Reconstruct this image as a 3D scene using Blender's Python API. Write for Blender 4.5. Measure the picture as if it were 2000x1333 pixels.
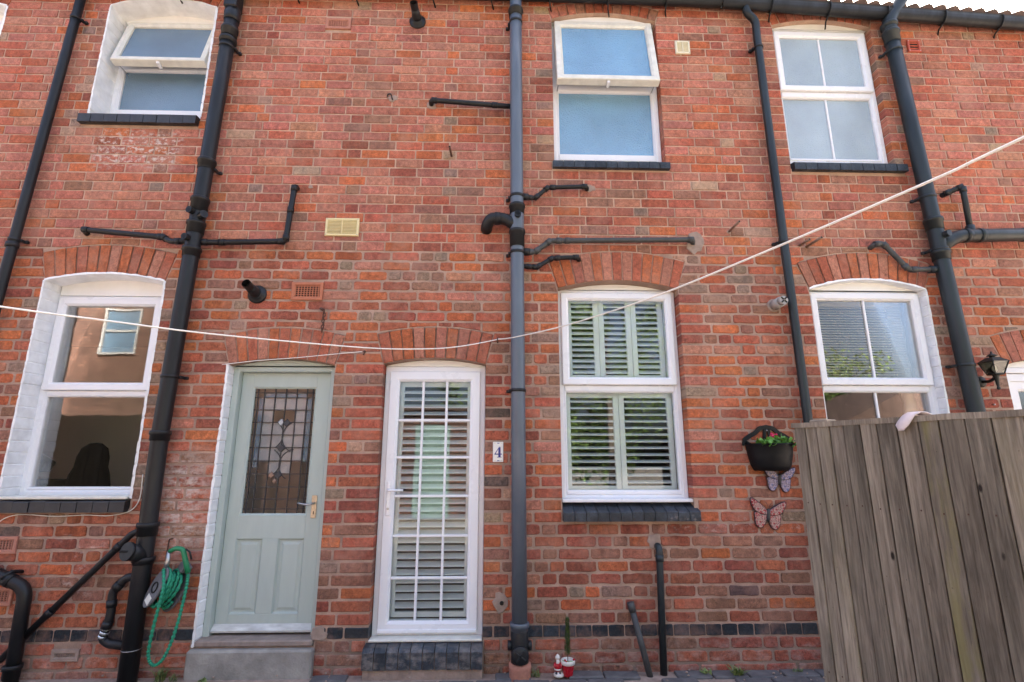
import bpy, math, random
from mathutils import Vector, Matrix, noise as mnoise
R = math.radians
rnd = random.Random(7)

# ------------------------------------------------------------------ clear, camera, sky, sun, exposure
for o in list(bpy.data.objects):
    bpy.data.objects.remove(o, do_unlink=True)
sc = bpy.context.scene
COL = sc.collection
CAM = Vector((0.0, -3.8275, 1.4123))
cd = bpy.data.cameras.new('camera')
cam = bpy.data.objects.new('camera', cd)
COL.objects.link(cam)
cd.sensor_width = 36.0
cd.lens = 18.0
cd.clip_start = 0.02
cd.clip_end = 2000.0
cam.location = CAM
cam.rotation_euler = (R(90 + 12.863), 0.0, R(-1.687))
sc.camera = cam
sc.render.resolution_x = 1024
sc.render.resolution_y = 682

SUN_EL, SUN_AZ = 44.0, 24.0          # azimuth from +Y (behind the houses) towards +X
w = bpy.data.worlds.new('World')
sc.world = w
w.use_nodes = True
nt = w.node_tree
nt.nodes.clear()
sky = nt.nodes.new('ShaderNodeTexSky')
sky.sky_type = 'NISHITA'
sky.sun_disc = False
sky.sun_elevation = R(SUN_EL)
sky.sun_rotation = R(SUN_AZ)
sky.air_density = 0.7
sky.dust_density = 8.0
sky.ozone_density = 0.2
bg = nt.nodes.new('ShaderNodeBackground')
bg.inputs['Strength'].default_value = 0.15
wo = nt.nodes.new('ShaderNodeOutputWorld')
nt.links.new(sky.outputs[0], bg.inputs[0])
nt.links.new(bg.outputs[0], wo.inputs[0])

sl = bpy.data.lights.new('sun', 'SUN')
sl.energy = 4.6
sl.angle = R(0.6)
sl.color = (1.0, 0.95, 0.87)
sun = bpy.data.objects.new('sun', sl)
COL.objects.link(sun)
sd = Vector((math.sin(R(SUN_AZ)) * math.cos(R(SUN_EL)), math.cos(R(SUN_AZ)) * math.cos(R(SUN_EL)), math.sin(R(SUN_EL))))
sun.rotation_euler = (-sd).to_track_quat('-Z', 'Y').to_euler()
sun.location = (6, 12, 14)

vs = sc.view_settings
vs.view_transform = 'Standard'
vs.look = 'None'
vs.gamma = 1.0
vs.use_curve_mapping = False
vs.exposure = 2.6

# ------------------------------------------------------------------ mesh helpers
WL = {}                                   # world location of every object that is made


class MB:
    def __init__(s):
        s.v = []; s.f = []; s.sm = []; s.col = None

    def add(s, vs_, fs, smooth=False):
        b = len(s.v)
        s.v += [tuple(p) for p in vs_]
        for f in fs:
            s.f.append(tuple(b + i for i in f)); s.sm.append(smooth)
        return b

    def box(s, x0, x1, y0, y1, z0, z1, c=0.0):
        if x0 > x1: x0, x1 = x1, x0
        if y0 > y1: y0, y1 = y1, y0
        if z0 > z1: z0, z1 = z1, z0
        if c <= 0:
            v = [(x, y, z) for z in (z0, z1) for y in (y0, y1) for x in (x0, x1)]
            s.add(v, [(0, 2, 3, 1), (4, 5, 7, 6), (0, 1, 5, 4), (2, 6, 7, 3), (0, 4, 6, 2), (1, 3, 7, 5)])
            return s
        c = min(c, (x1 - x0) * .45, (y1 - y0) * .45, (z1 - z0) * .45)
        # chamfered box: 24 verts
        V = []; idx = {}
        X = (x0, x1); Y = (y0, y1); Z = (z0, z1)
        for i in (0, 1):
            for j in (0, 1):
                for k in (0, 1):
                    sx = 1 - 2 * i; sy = 1 - 2 * j; sz = 1 - 2 * k
                    idx[i, j, k, 'x'] = len(V); V.append((X[i], Y[j] + sy * c, Z[k] + sz * c))
                    idx[i, j, k, 'y'] = len(V); V.append((X[i] + sx * c, Y[j], Z[k] + sz * c))
                    idx[i, j, k, 'z'] = len(V); V.append((X[i] + sx * c, Y[j] + sy * c, Z[k]))
        F = []
        def q(*k): F.append([idx[a] for a in k])
        for i in (0, 1):
            q((i, 0, 0, 'x'), (i, 1, 0, 'x'), (i, 1, 1, 'x'), (i, 0, 1, 'x'))
            q((0, i, 0, 'y'), (1, i, 0, 'y'), (1, i, 1, 'y'), (0, i, 1, 'y'))
            q((0, 0, i, 'z'), (1, 0, i, 'z'), (1, 1, i, 'z'), (0, 1, i, 'z'))
            for j in (0, 1):
                q((i, j, 0, 'x'), (i, j, 1, 'x'), (i, j, 1, 'y'), (i, j, 0, 'y'))
                q((i, 0, j, 'x'), (i, 1, j, 'x'), (i, 1, j, 'z'), (i, 0, j, 'z'))
                q((0, i, j, 'y'), (1, i, j, 'y'), (1, i, j, 'z'), (0, i, j, 'z'))
                for k in (0, 1):
                    q((i, j, k, 'x'), (i, j, k, 'y'), (i, j, k, 'z'))
        cen = Vector(((x0 + x1) / 2, (y0 + y1) / 2, (z0 + z1) / 2))
        G = []
        for f in F:
            a, b, d = (Vector(V[f[0]]), Vector(V[f[1]]), Vector(V[f[2]]))
            n = (b - a).cross(d - a)
            m = sum((Vector(V[t]) for t in f), Vector()) / len(f)
            G.append(f if n.dot(m - cen) > 0 else f[::-1])
        s.add(V, G)
        return s

    def frame(s, x0, x1, z0, z1, prof):
        """mitred rectangular frame; prof = [(inset, y), ...] from the outside back round to the inside back"""
        b = len(s.v)
        for off, y in prof:
            for x, z in ((x0 + off, z0 + off), (x1 - off, z0 + off), (x1 - off, z1 - off), (x0 + off, z1 - off)):
                s.v.append((x, y, z))
        for i in range(len(prof) - 1):
            for k in range(4):
                a = b + i * 4 + k; c = b + i * 4 + (k + 1) % 4
                s.f.append((a, c, c + 4, a + 4)); s.sm.append(False)
        return s

    def prism(s, pts, y0, y1, bev=0.0):
        """polygon in x,z extruded from y0 (front) to y1 (back); bev chamfers the front edge"""
        n = len(pts)
        ar = sum(pts[i][0] * pts[(i + 1) % n][1] - pts[(i + 1) % n][0] * pts[i][1] for i in range(n))
        if ar < 0: pts = pts[::-1]
        b = len(s.v)
        rings = [(0.0, y1), (0.0, y0 + bev), (bev, y0)] if bev > 0 else [(0.0, y1), (0.0, y0)]
        for off, y in rings:
            for x, z in (inset(pts, off) if off else pts):
                s.v.append((x, y, z))
        for i in range(len(rings) - 1):
            for k in range(n):
                a = b + i * n + k; c = b + i * n + (k + 1) % n
                s.f.append((a, c, c + n, a + n)); s.sm.append(False)
        t = b + (len(rings) - 1) * n
        s.f.append(tuple(t + k for k in range(n))); s.sm.append(False)
        s.f.append(tuple(b + k for k in range(n))[::-1]); s.sm.append(False)
        return s

    def tube(s, path, r, seg=14, caps=True, smooth=True, r2=None):
        """sweep a circle along a list of points; r may be a function of t (0..1)"""
        P = [Vector(p) for p in path]
        n = len(P)
        T = []
        for i in range(n):
            d = (P[min(i + 1, n - 1)] - P[max(i - 1, 0)])
            T.append(d.normalized())
        up = Vector((0, 0, 1)) if abs(T[0].z) < .9 else Vector((0, 1, 0))
        N = (up - T[0] * up.dot(T[0])).normalized()
        b = len(s.v)
        for i in range(n):
            N = (N - T[i] * N.dot(T[i])).normalized()
            B = T[i].cross(N)
            rr = r(i / (n - 1)) if callable(r) else r
            for k in range(seg):
                a = 2 * math.pi * k / seg
                s.v.append(tuple(P[i] + N * math.cos(a) * rr + B * math.sin(a) * rr))
        for i in range(n - 1):
            for k in range(seg):
                a = b + i * seg + k; c = b + i * seg + (k + 1) % seg
                s.f.append((a, c, c + seg, a + seg)); s.sm.append(smooth)
        if caps:
            s.f.append(tuple(b + k for k in range(seg))[::-1]); s.sm.append(False)
            s.f.append(tuple(b + (n - 1) * seg + k for k in range(seg))); s.sm.append(False)
        return s

    def lathe(s, c, prof, seg=20, axis='z', smooth=True):
        """prof = [(radius, height)] about a centre"""
        b = len(s.v)
        for r, h in prof:
            for k in range(seg):
                a = 2 * math.pi * k / seg
                x, y = r * math.cos(a), r * math.sin(a)
                p = {'z': (x, y, h), 'y': (x, h, y), 'x': (h, x, y)}[axis]
                s.v.append((c[0] + p[0], c[1] + p[1], c[2] + p[2]))
        fl = axis == 'y'
        for i in range(len(prof) - 1):
            for k in range(seg):
                a = b + i * seg + k; d = b + i * seg + (k + 1) % seg
                q = (a, d, d + seg, a + seg)
                s.f.append(q[::-1] if fl else q); s.sm.append(smooth)
        for e, fwd in ((0, False), (len(prof) - 1, True)):
            if prof[e][0] > 1e-5:
                q = tuple(b + e * seg + k for k in range(seg))
                if fl: fwd = not fwd
                s.f.append(q if fwd else q[::-1]); s.sm.append(False)
        return s

    def blob(s, c, rx, ry, rz, seg=10, rings=7):
        prof = []
        b = len(s.v)
        for i in range(rings + 1):
            t = math.pi * i / rings
            for k in range(seg):
                a = 2 * math.pi * k / seg
                s.v.append((c[0] + rx * math.sin(t) * math.cos(a), c[1] + ry * math.sin(t) * math.sin(a), c[2] - rz * math.cos(t)))
        for i in range(rings):
            for k in range(seg):
                a = b + i * seg + k; d = b + i * seg + (k + 1) % seg
                s.f.append((a, d, d + seg, a + seg)); s.sm.append(True)
        return s

    def xform(s, M, start=0):
        for i in range(start, len(s.v)):
            s.v[i] = tuple(M @ Vector(s.v[i]))
        return s


def inset(pts, d):
    n = len(pts); out = []
    for i in range(n):
        p0, p1, p2 = Vector(pts[i - 1]), Vector(pts[i]), Vector(pts[(i + 1) % n])
        a = (p1 - p0); b = (p2 - p1)
        if a.length < 1e-6: a = b
        if b.length < 1e-6: b = a
        na = Vector((-a.y, a.x)).normalized(); nb = Vector((-b.y, b.x)).normalized()
        m = na + nb
        if m.length < 1e-5: m = na
        m.normalize()
        k = d / max(.5, m.dot(na))
        out.append((p1.x + m.x * k, p1.y + m.y * k))
    return out


def bend(pts, rad, n=6):
    """round the corners of a polyline"""
    P = [Vector(p) for p in pts]
    out = [P[0]]
    for i in range(1, len(P) - 1):
        a = P[i - 1] - P[i]; b = P[i + 1] - P[i]
        r = min(rad, a.length * .49, b.length * .49)
        p0 = P[i] + a.normalized() * r; p2 = P[i] + b.normalized() * r
        for k in range(n + 1):
            t = k / n
            out.append(p0 * (1 - t) ** 2 + P[i] * 2 * t * (1 - t) + p2 * t * t)
    out.append(P[-1])
    return out


def mesh_of(name, mb, mat, org):
    me = bpy.data.meshes.new(name)
    me.from_pydata([(x - org[0], y - org[1], z - org[2]) for x, y, z in mb.v], [], mb.f)
    if any(mb.sm):
        me.polygons.foreach_set('use_smooth', mb.sm)
    if mat: me.materials.append(mat)
    if mb.col:
        at = me.color_attributes.new('tint', 'FLOAT_COLOR', 'CORNER')
        fl = []
        for f, c in zip(mb.f, mb.col):
            fl += list(c) * len(f)
        at.data.foreach_set('color', fl)
    me.update()
    return me


def put(name, mb, mat, parent=None, org=None):
    """one mesh object; the builder's vertices are in world space"""
    if org is None:
        xs = [p[0] for p in mb.v]; ys = [p[1] for p in mb.v]; zs = [p[2] for p in mb.v]
        org = ((min(xs) + max(xs)) / 2, (min(ys) + max(ys)) / 2, min(zs))
    o = bpy.data.objects.new(name, mesh_of(name, mb, mat, org))
    COL.objects.link(o)
    base = WL[parent.name] if parent else Vector()
    o.location = Vector(org) - base
    WL[o.name] = Vector(org)
    if parent: o.parent = parent
    return o


def thing(name, label, cat, loc, group=None):
    o = bpy.data.objects.new(name, None)
    o.empty_display_size = .1
    COL.objects.link(o)
    o.location = loc
    WL[o.name] = Vector(loc)
    return tag(o, label, cat, group)


def tag(o, label=None, cat=None, group=None, kind=None):
    if label: o['label'] = label
    if cat: o['category'] = cat
    if group: o['group'] = group
    if kind: o['kind'] = kind
    return o


# ------------------------------------------------------------------ materials
def new_mat(name):
    m = bpy.data.materials.new(name)
    m.use_nodes = True
    t = m.node_tree
    t.nodes.clear()
    out = t.nodes.new('ShaderNodeOutputMaterial')
    p = t.nodes.new('ShaderNodeBsdfPrincipled')
    t.links.new(p.outputs[0], out.inputs[0])
    return m, t, p


class NT:
    """tiny node-graph helper"""
    def __init__(s, t): s.t = t
    def n(s, kind, **k):
        nd = s.t.nodes.new(kind)
        for a, b in k.items():
            if a == 'inp':
                for i, v in b.items():
                    if hasattr(v, 'is_linked') or isinstance(v, bpy.types.NodeSocket): s.t.links.new(v, nd.inputs[i])
                    else: nd.inputs[i].default_value = v
            else: setattr(nd, a, b)
        return nd
    def pos(s): return s.n('ShaderNodeNewGeometry').outputs['Position']
    def scale(s, v, sc_): return s.n('ShaderNodeMapping', inp={'Vector': v, 'Scale': sc_}).outputs[0]
    def noise(s, v, scale, det=4.0, rough=.55, dist=0.0):
        return s.n('ShaderNodeTexNoise', inp={'Vector': v, 'Scale': scale, 'Detail': det, 'Roughness': rough, 'Distortion': dist}).outputs[0]
    def ramp(s, f, a, b, ca=0.0, cb=1.0):
        return s.n('ShaderNodeMapRange', inp={'Value': f, 'From Min': a, 'From Max': b, 'To Min': ca, 'To Max': cb}).outputs[0]
    def mix(s, f, a, b, mode='MIX'):
        nd = s.n('ShaderNodeMix', data_type='RGBA', blend_type=mode)
        for i, v in ((0, f), (6, a), (7, b)):
            if isinstance(v, bpy.types.NodeSocket): s.t.links.new(v, nd.inputs[i])
            elif i == 0: nd.inputs[i].default_value = v
            else: nd.inputs[i].default_value = (v[0], v[1], v[2], 1)
        return nd.outputs[2]
    def math(s, op, a, b=0.0, c=0.0):
        nd = s.n('ShaderNodeMath', operation=op)
        for i, v in enumerate((a, b, c)):
            if isinstance(v, bpy.types.NodeSocket): s.t.links.new(v, nd.inputs[i])
            else: nd.inputs[i].default_value = v
        return nd.outputs[0]
    def bump(s, h, dist, strength=1.0):
        return s.n('ShaderNodeBump', inp={'Height': h, 'Distance': dist, 'Strength': strength}).outputs[0]
    def sep(s, v): return s.n('ShaderNodeSeparateXYZ', inp={0: v}).outputs
    def link(s, a, b): s.t.links.new(a, b)


def simple(name, col, rough=.5, var=.12, scale=30.0, bump=0.0, bscale=120.0, metal=0.0, spec=.5, stretch=None, coat=0.0):
    m, t, p = new_mat(name)
    g = NT(t)
    v = g.pos()
    if stretch: v = g.scale(v, stretch)
    f = g.noise(v, scale, 5)
    k = g.ramp(f, .25, .75, 1 - var, 1 + var)
    c = g.mix(1.0, (col[0], col[1], col[2]), k, 'MULTIPLY')
    g.link(c, p.inputs['Base Color'])
    g.link(g.ramp(g.noise(v, scale * 2.3, 3), .3, .7, max(.02, rough - .08), min(1, rough + .1)), p.inputs['Roughness'])
    p.inputs['Metallic'].default_value = metal
    p.inputs['Specular IOR Level'].default_value = spec
    if coat: p.inputs['Coat Weight'].default_value = coat
    if bump:
        g.link(g.bump(g.noise(v, bscale, 4), bump), p.inputs['Normal'])
    return m


def brick_material(name, src, blue=False):
    m, t, p = new_mat(name)
    g = NT(t)
    P = g.pos()
    if src == 'OBJ':
        oi = g.n('ShaderNodeObjectInfo')
        base, rn = oi.outputs['Color'], oi.outputs['Alpha']
    else:
        at = g.n('ShaderNodeAttribute', attribute_type='GEOMETRY', attribute_name='tint')
        base, rn = at.outputs['Color'], at.outputs['Alpha']
    x, y, z = g.sep(P)
    off = g.math('MULTIPLY', rn, 37.0)
    cb = g.n('ShaderNodeCombineXYZ', inp={0: x, 1: off, 2: z}).outputs[0]
    mot = g.noise(cb, 34.0, 6, .66)
    fine = g.noise(cb, 170.0, 5, .7)
    # kiln bands: soft vertical stripes on some bricks
    bx = g.n('ShaderNodeCombineXYZ', inp={0: g.math('MULTIPLY', x, 15.0), 1: off, 2: g.math('MULTIPLY', z, 1.2)}).outputs[0]
    band = g.ramp(g.noise(bx, 1.0, 2, .4), .50, .60, 0, 1)
    band = g.math('MULTIPLY', band, g.ramp(rn, .45, .75, 0.0, .55))
    c = g.mix(1.0, base, g.ramp(mot, .30, .72, .56, 1.40), 'MULTIPLY')
    c = g.mix(g.math('MULTIPLY', band, .8), c, g.mix(1.0, base, (.62, .68, .78), 'MULTIPLY'))
    c = g.mix(1.0, c, g.ramp(fine, .3, .70, .52, 1.42), 'MULTIPLY')
    # soot and dark pitting
    pit = g.ramp(g.noise(cb, 62.0, 6, .8), .56, .66, 0, 1)
    low = g.ramp(z, 3.2, 2.6, .22, .80)
    c = g.mix(g.math('MULTIPLY', pit, low), c, (.085, .045, .033))
    dust = g.math('MULTIPLY', g.ramp(g.noise(P, 3.3, 6, .7), .48, .66), .46)
    if not blue: c = g.mix(dust, c, (.45, .245, .175))
    grime = g.ramp(g.noise(P, 2.1, 5, .6), .40, .68, 0, .66)
    grime = g.math('MULTIPLY', grime, g.ramp(z, 3.4, .6, .35, 1.0))
    c = g.mix(grime, c, g.mix(1.0, c, (.56, .52, .52), 'MULTIPLY'))
    # pale salt bloom and old limewash remnants where they sit on this wall
    def patch(x0, x1, z0, z1, soft, nsc, lo, hi, amt):
        fx = g.math('MULTIPLY', g.ramp(x, x0 - soft, x0 + soft), g.ramp(x, x1 + soft, x1 - soft))
        fz = g.math('MULTIPLY', g.ramp(z, z0 - soft, z0 + soft), g.ramp(z, z1 + soft, z1 - soft))
        nn = g.ramp(g.noise(g.scale(P, (1, 1, 1.6)), nsc, 5, .7), lo, hi)
        return g.math('MULTIPLY', g.math('MULTIPLY', fx, fz), g.math('MULTIPLY', nn, amt))
    for a in ((-2.36, -2.05, .78, 1.42, .1, 15.0, .40, .60, .85), (-3.3, -2.62, 3.72, 4.03, .05, 22.0, .50, .60, 1.0),
              (-3.3, 2.3, -.05, .2, .06, 9.0, .46, .7, .42), (-3.0, -2.7, .5, .95, .08, 9.0, .55, .66, .6),
              (1.2, 2.2, .9, 1.0, .03, 26.0, .53, .66, .5)):
        c = g.mix(patch(*a), c, (.58, .49, .43))
    stv = g.scale(P, (9.0, 1.0, .8))
    def drip(x0, x1, z0, z1, amt):
        fx = g.math('MULTIPLY', g.ramp(x, x0 - .04, x0 + .04), g.ramp(x, x1 + .04, x1 - .04))
        fz = g.math('MULTIPLY', g.ramp(z, z0, z1), g.ramp(z, z1 + .03, z1))
        return g.math('MULTIPLY', g.math('MULTIPLY', fx, fz), g.math('MULTIPLY', g.ramp(g.noise(stv, 1.0, 4, .6), .40, .62), amt))
    for a in ((.46, 1.44, 3.25, 3.78, .75), (.47, 1.47, .45, .99, .8), (2.48, 3.46, 3.3, 3.79, .7), (-3.5, -2.55, .45, 1.06, .75), (-.6, .1, 3.7, 4.3, .6), (-2.2, -1.6, 2.75, 3.04, .7),
              (.4, 1.6, 2.85, 3.09, .55), (-1.35, -1.1, 2.75, 3.13, .5), (-.82, -.62, 4.7, 5.15, .6)):
        c = g.mix(drip(*a), c, g.mix(1.0, c, (.40, .37, .36), 'MULTIPLY'))
    g.link(c, p.inputs['Base Color'])
    p.inputs['Roughness'].default_value = .86
    p.inputs['Specular IOR Level'].default_value = .3
    if blue:
        p.inputs['Roughness'].default_value = .42
    h = g.math('ADD', g.math('MULTIPLY', mot, .6), g.math('MULTIPLY', fine, .35))
    h = g.math('SUBTRACT', h, g.math('MULTIPLY', pit, .5))
    g.link(g.bump(h, .0035 if not blue else .0015), p.inputs['Normal'])
    return m


def mortar_material():
    m, t, p = new_mat('mortar')
    g = NT(t)
    P = g.pos()
    x, y, z = g.sep(P)
    n1 = g.noise(P, 5.0, 6, .6)
    n2 = g.noise(P, 240.0, 4, .7)
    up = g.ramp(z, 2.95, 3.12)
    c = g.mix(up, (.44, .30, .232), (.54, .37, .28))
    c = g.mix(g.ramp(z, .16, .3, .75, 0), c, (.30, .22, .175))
    c = g.mix(1.0, c, g.ramp(n1, .25, .75, .58, 1.28), 'MULTIPLY')
    c = g.mix(1.0, c, g.ramp(n2, .3, .7, .78, 1.2), 'MULTIPLY')
    g.link(c, p.inputs['Base Color'])
    p.inputs['Roughness'].default_value = .95
    p.inputs['Specular IOR Level'].default_value = .2
    h = g.math('ADD', g.math('MULTIPLY', n2, .5), g.noise(P, 60.0, 4, .6))
    g.link(g.bump(h, .006), p.inputs['Normal'])
    return m


def glass_material(name, tint=(.93, .96, .95), ior=1.55, boost=1.7, rough=.0, wob=0.0):
    m = bpy.data.materials.new(name)
    m.use_nodes = True
    t = m.node_tree
    t.nodes.clear()
    g = NT(t)
    out = g.n('ShaderNodeOutputMaterial')
    tr = g.n('ShaderNodeBsdfTransparent', inp={0: (*tint, 1)})
    gl = g.n('ShaderNodeBsdfGlossy', inp={'Color': (.95, .97, 1, 1), 'Roughness': rough})
    fr = g.n('ShaderNodeFresnel', inp={'IOR': ior})
    f = g.math('MINIMUM', g.math('MULTIPLY', fr.outputs[0], boost), 1.0)
    if wob:
        nrm = g.bump(g.noise(g.pos(), 2.2, 2, .4), wob)
        g.link(nrm, gl.inputs['Normal'])
    mx = g.n('ShaderNodeMixShader', inp={0: f, 1: tr.outputs[0], 2: gl.outputs[0]})
    g.link(mx.outputs[0], out.inputs[0])
    return m


def frosted_material(name, base, rough, bscale, bdist, spec=.9):
    m, t, p = new_mat(name)
    g = NT(t)
    P = g.pos()
    big = g.noise(P, 1.7, 3, .5)
    c = g.mix(1.0, base, g.ramp(big, .3, .7, .80, 1.16), 'MULTIPLY')
    g.link(c, p.inputs['Base Color'])
    p.inputs['Roughness'].default_value = rough
    p.inputs['Specular IOR Level'].default_value = spec
    p.inputs['IOR'].default_value = 1.75
    vor = g.n('ShaderNodeTexVoronoi', inp={'Vector': P, 'Scale': bscale}).outputs[0]
    g.link(g.bump(g.math('ADD', vor, g.math('MULTIPLY', g.noise(P, bscale * .7, 3), .6)), bdist), p.inputs['Normal'])
    return m


def wood_material(name):
    m, t, p = new_mat(name)
    g = NT(t)
    tc = g.n('ShaderNodeTexCoord').outputs['Object']
    oi = g.n('ShaderNodeObjectInfo')
    rn = oi.outputs['Random']
    x, y, z = g.sep(tc)
    x = g.math('SUBTRACT', g.math('MULTIPLY', x, .447), g.math('MULTIPLY', y, .894))
    off = g.math('MULTIPLY', rn, 91.0)
    v = g.n('ShaderNodeCombineXYZ', inp={0: x, 1: off, 2: g.math('MULTIPLY', z, .045)}).outputs[0]
    gr = g.noise(v, 95.0, 7, .68, .35)
    v2 = g.n('ShaderNodeCombineXYZ', inp={0: x, 1: off, 2: g.math('MULTIPLY', z, .16)}).outputs[0]
    br = g.noise(v2, 9.0, 4, .6, .5)
    c = g.mix(g.ramp(gr, .3, .7), (.130, .105, .080), (.345, .290, .225))
    c = g.mix(1.0, c, g.ramp(g.n('ShaderNodeTexWhiteNoise', noise_dimensions='1D', inp={'W': off}).outputs[0], 0, 1, .72, 1.28), 'MULTIPLY')
    c = g.mix(1.0, c, g.ramp(br, .3, .7, .6, 1.3), 'MULTIPLY')
    c = g.mix(g.ramp(rn, 0, 1, 0, .45), c, g.mix(1.0, c, (.8, .84, .86), 'MULTIPLY'))
    # green algae streaks on some boards
    al = g.math('MULTIPLY', g.ramp(oi.outputs['Alpha'], .3, 1.0, 0, .85), g.ramp(g.noise(v2, 16.0, 5, .65), .44, .62))
    c = g.mix(g.math('MULTIPLY', al, .85), c, (.20, .18, .075))
    # knots
    kx = g.n('ShaderNodeCombineXYZ', inp={0: g.math('MULTIPLY', x, 1.9), 1: off, 2: g.math('MULTIPLY', z, .8)}).outputs[0]
    kd = g.n('ShaderNodeTexVoronoi', inp={'Vector': kx, 'Scale': 4.6, 'Randomness': 1.0}).outputs[0]
    kn = g.ramp(kd, .085, .045)
    c = g.mix(kn, c, (.022, .017, .014))
    nails = g.ramp(g.noise(tc, 60.0, 2, .4), .73, .78)
    c = g.mix(g.math('MULTIPLY', nails, .6), c, (.03, .024, .02))
    g.link(c, p.inputs['Base Color'])
    p.inputs['Roughness'].default_value = .88
    p.inputs['Specular IOR Level'].default_value = .2
    g.link(g.bump(g.math('ADD', gr, g.math('MULTIPLY', br, .4)), .004), p.inputs['Normal'])
    return m


def wing_material(name, ground, edge, spot, centre):
    m, t, p = new_mat(name)
    g = NT(t)
    tc = g.n('ShaderNodeTexCoord').outputs['Object']
    vor = g.n('ShaderNodeTexVoronoi', inp={'Vector': tc, 'Scale': 52.0, 'Randomness': .7})
    d = vor.outputs['Distance']
    n = g.noise(tc, 55.0, 3, .6)
    c = g.mix(g.ramp(n, .5, .56), ground, (.03, .02, .03))
    c = g.mix(g.ramp(n, .56, .6), c, ground)
    c = g.mix(g.ramp(d, .50, .44), c, edge)
    c = g.mix(g.ramp(d, .38, .32), c, spot)
    c = g.mix(g.ramp(d, .12, .08), c, centre)
    g.link(c, p.inputs['Base Color'])
    p.inputs['Roughness'].default_value = .25
    return m


def leaf_material(name, c0, c1):
    m, t, p = new_mat(name)
    g = NT(t)
    f = g.noise(g.pos(), 60.0, 3)
    f2 = g.noise(g.pos(), 2.0, 3)
    c = g.mix(g.ramp(f, .35, .65), c0, c1)
    c = g.mix(1.0, c, g.ramp(f2, .3, .7, .6, 1.4), 'MULTIPLY')
    g.link(c, p.inputs['Base Color'])
    p.inputs['Roughness'].default_value = .55
    p.inputs['Subsurface Weight'].default_value = 0.0
    return m


def far_brick(name):
    m, t, p = new_mat(name)
    g = NT(t)
    tc = g.pos()
    x, y, z = g.sep(tc)
    v = g.n('ShaderNodeCombineXYZ', inp={0: g.math('ADD', x, y), 1: z, 2: 0.0}).outputs[0]
    b = g.n('ShaderNodeTexBrick', inp={'Vector': v, 'Color1': (.21, .095, .062, 1), 'Color2': (.15, .07, .05, 1), 'Mortar': (.07, .05, .04, 1), 'Scale': 1.0,
                                       'Mortar Size': .016, 'Brick Width': .225, 'Row Height': .08})
    c = g.mix(1.0, b.outputs[0], g.ramp(g.noise(tc, 2.6, 6, .7), .3, .7, .45, 1.4), 'MULTIPLY')
    g.link(c, p.inputs['Base Color'])
    p.inputs['Roughness'].default_value = .9
    return m


M = {}
M['brick_o'] = brick_material('brick_face_single', 'OBJ')
M['brick_s'] = brick_material('brick_face_joined', 'GEO')
M['blue_brick'] = brick_material('blue_brick_face', 'OBJ', True)
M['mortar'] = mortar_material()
M['upvc'] = simple('white_upvc', (.80, .81, .84), .32, .03, 3.0, spec=.5)
M['upvc_dirty'] = simple('weathered_white_upvc', (.70, .69, .62), .42, .14, 14.0)
M['board'] = simple('white_head_board', (.82, .82, .81), .5, .06, 8.0)
M['paint'] = simple('white_masonry_paint', (.84, .85, .86), .6, .14, 11.0, bump=.004, bscale=45.0)
M['sage'] = simple('sage_green_paint', (.42, .49, .455), .45, .05, 16.0, bump=.0006, bscale=60.0, stretch=(1, 1, .2))
M['sage_worn'] = simple('worn_pale_sage_paint', (.56, .57, .55), .6, .28, 26.0, bump=.002, bscale=50.0, stretch=(.35, 1, 1))
M['black'] = simple('black_pvc', (.011, .012, .014), .44, .55, 7.0, bump=.0006, bscale=40.0, stretch=(1, 1, .25), spec=.35)
M['slate_pipe'] = simple('weathered_grey_pvc', (.085, .107, .138), .38, .18, 12.0, stretch=(1, 1, .2), spec=.7)
M['green_black'] = simple('faded_black_pvc', (.016, .023, .027), .42, .5, 7.0, stretch=(1, 1, .25), spec=.42)
M['grey_waste'] = simple('grey_waste_pipe', (.050, .053, .054), .55, .4, 14.0)
M['hole'] = simple('shade_black', (.006, .006, .006), .9, .05)  # near-black that puts the shade inside holes into the colour
M['terracotta'] = simple('terracotta', (.43, .155, .085), .8, .16, 40.0, bump=.001, bscale=150.0)
M['terra_pink'] = simple('pink_terracotta', (.42, .185, .13), .8, .16, 40.0, bump=.001, bscale=150.0)
M['red_vent'] = simple('red_plastic', (.45, .085, .045), .5, .1)
M['cream'] = simple('cream_plastic', (.72, .62, .34), .45, .08, 25.0)
M['cream_pale'] = simple('pale_cream_plastic', (.70, .66, .50), .45, .08, 25.0)
M['concrete'] = simple('concrete', (.29, .275, .25), .9, .32, 9.0, bump=.004, bscale=70.0)
M['stone'] = simple('stone_threshold', (.27, .215, .185), .85, .25, 14.0, bump=.003, bscale=60.0)
M['cement'] = simple('cement_patch', (.33, .245, .20), .95, .25, 18.0, bump=.006, bscale=70.0)
M['paver'] = simple('blue_grey_paver', (.11, .105, .108), .8, .4, 13.0, bump=.004, bscale=60.0)
M['ground'] = simple('yard_dirt', (.25, .21, .17), .95, .4, 5.0, bump=.01, bscale=40.0)
M['black_paint'] = simple('black_masonry_paint', (.026, .027, .031), .5, .35, 14.0, bump=.002, bscale=60.0)
M['pane'] = glass_material('window_glass', boost=.75, wob=.0006)
M['pane_soft'] = glass_material('old_window_glass', (.95, .95, .93), boost=.62, wob=.0009)
M['pane_lead'] = glass_material('leaded_glass', (.92, .92, .92), boost=.5, wob=.001)
M['frost_dull'] = frosted_material('obscure_glass_dull', (.11, .20, .29), .16, 200.0, .002)
M['frost_blue'] = frosted_material('obscure_glass_blue', (.165, .36, .57), .16, 95.0, .006)
M['frost_pale'] = frosted_material('obscure_glass_pale', (.36, .45, .52), .18, 120.0, .004)
M['lead'] = simple('lead_came', (.035, .036, .04), .5, .15)
M['gold'] = simple('aged_brass', (.50, .44, .34), .35, .25, 60.0, metal=.8)
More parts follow.
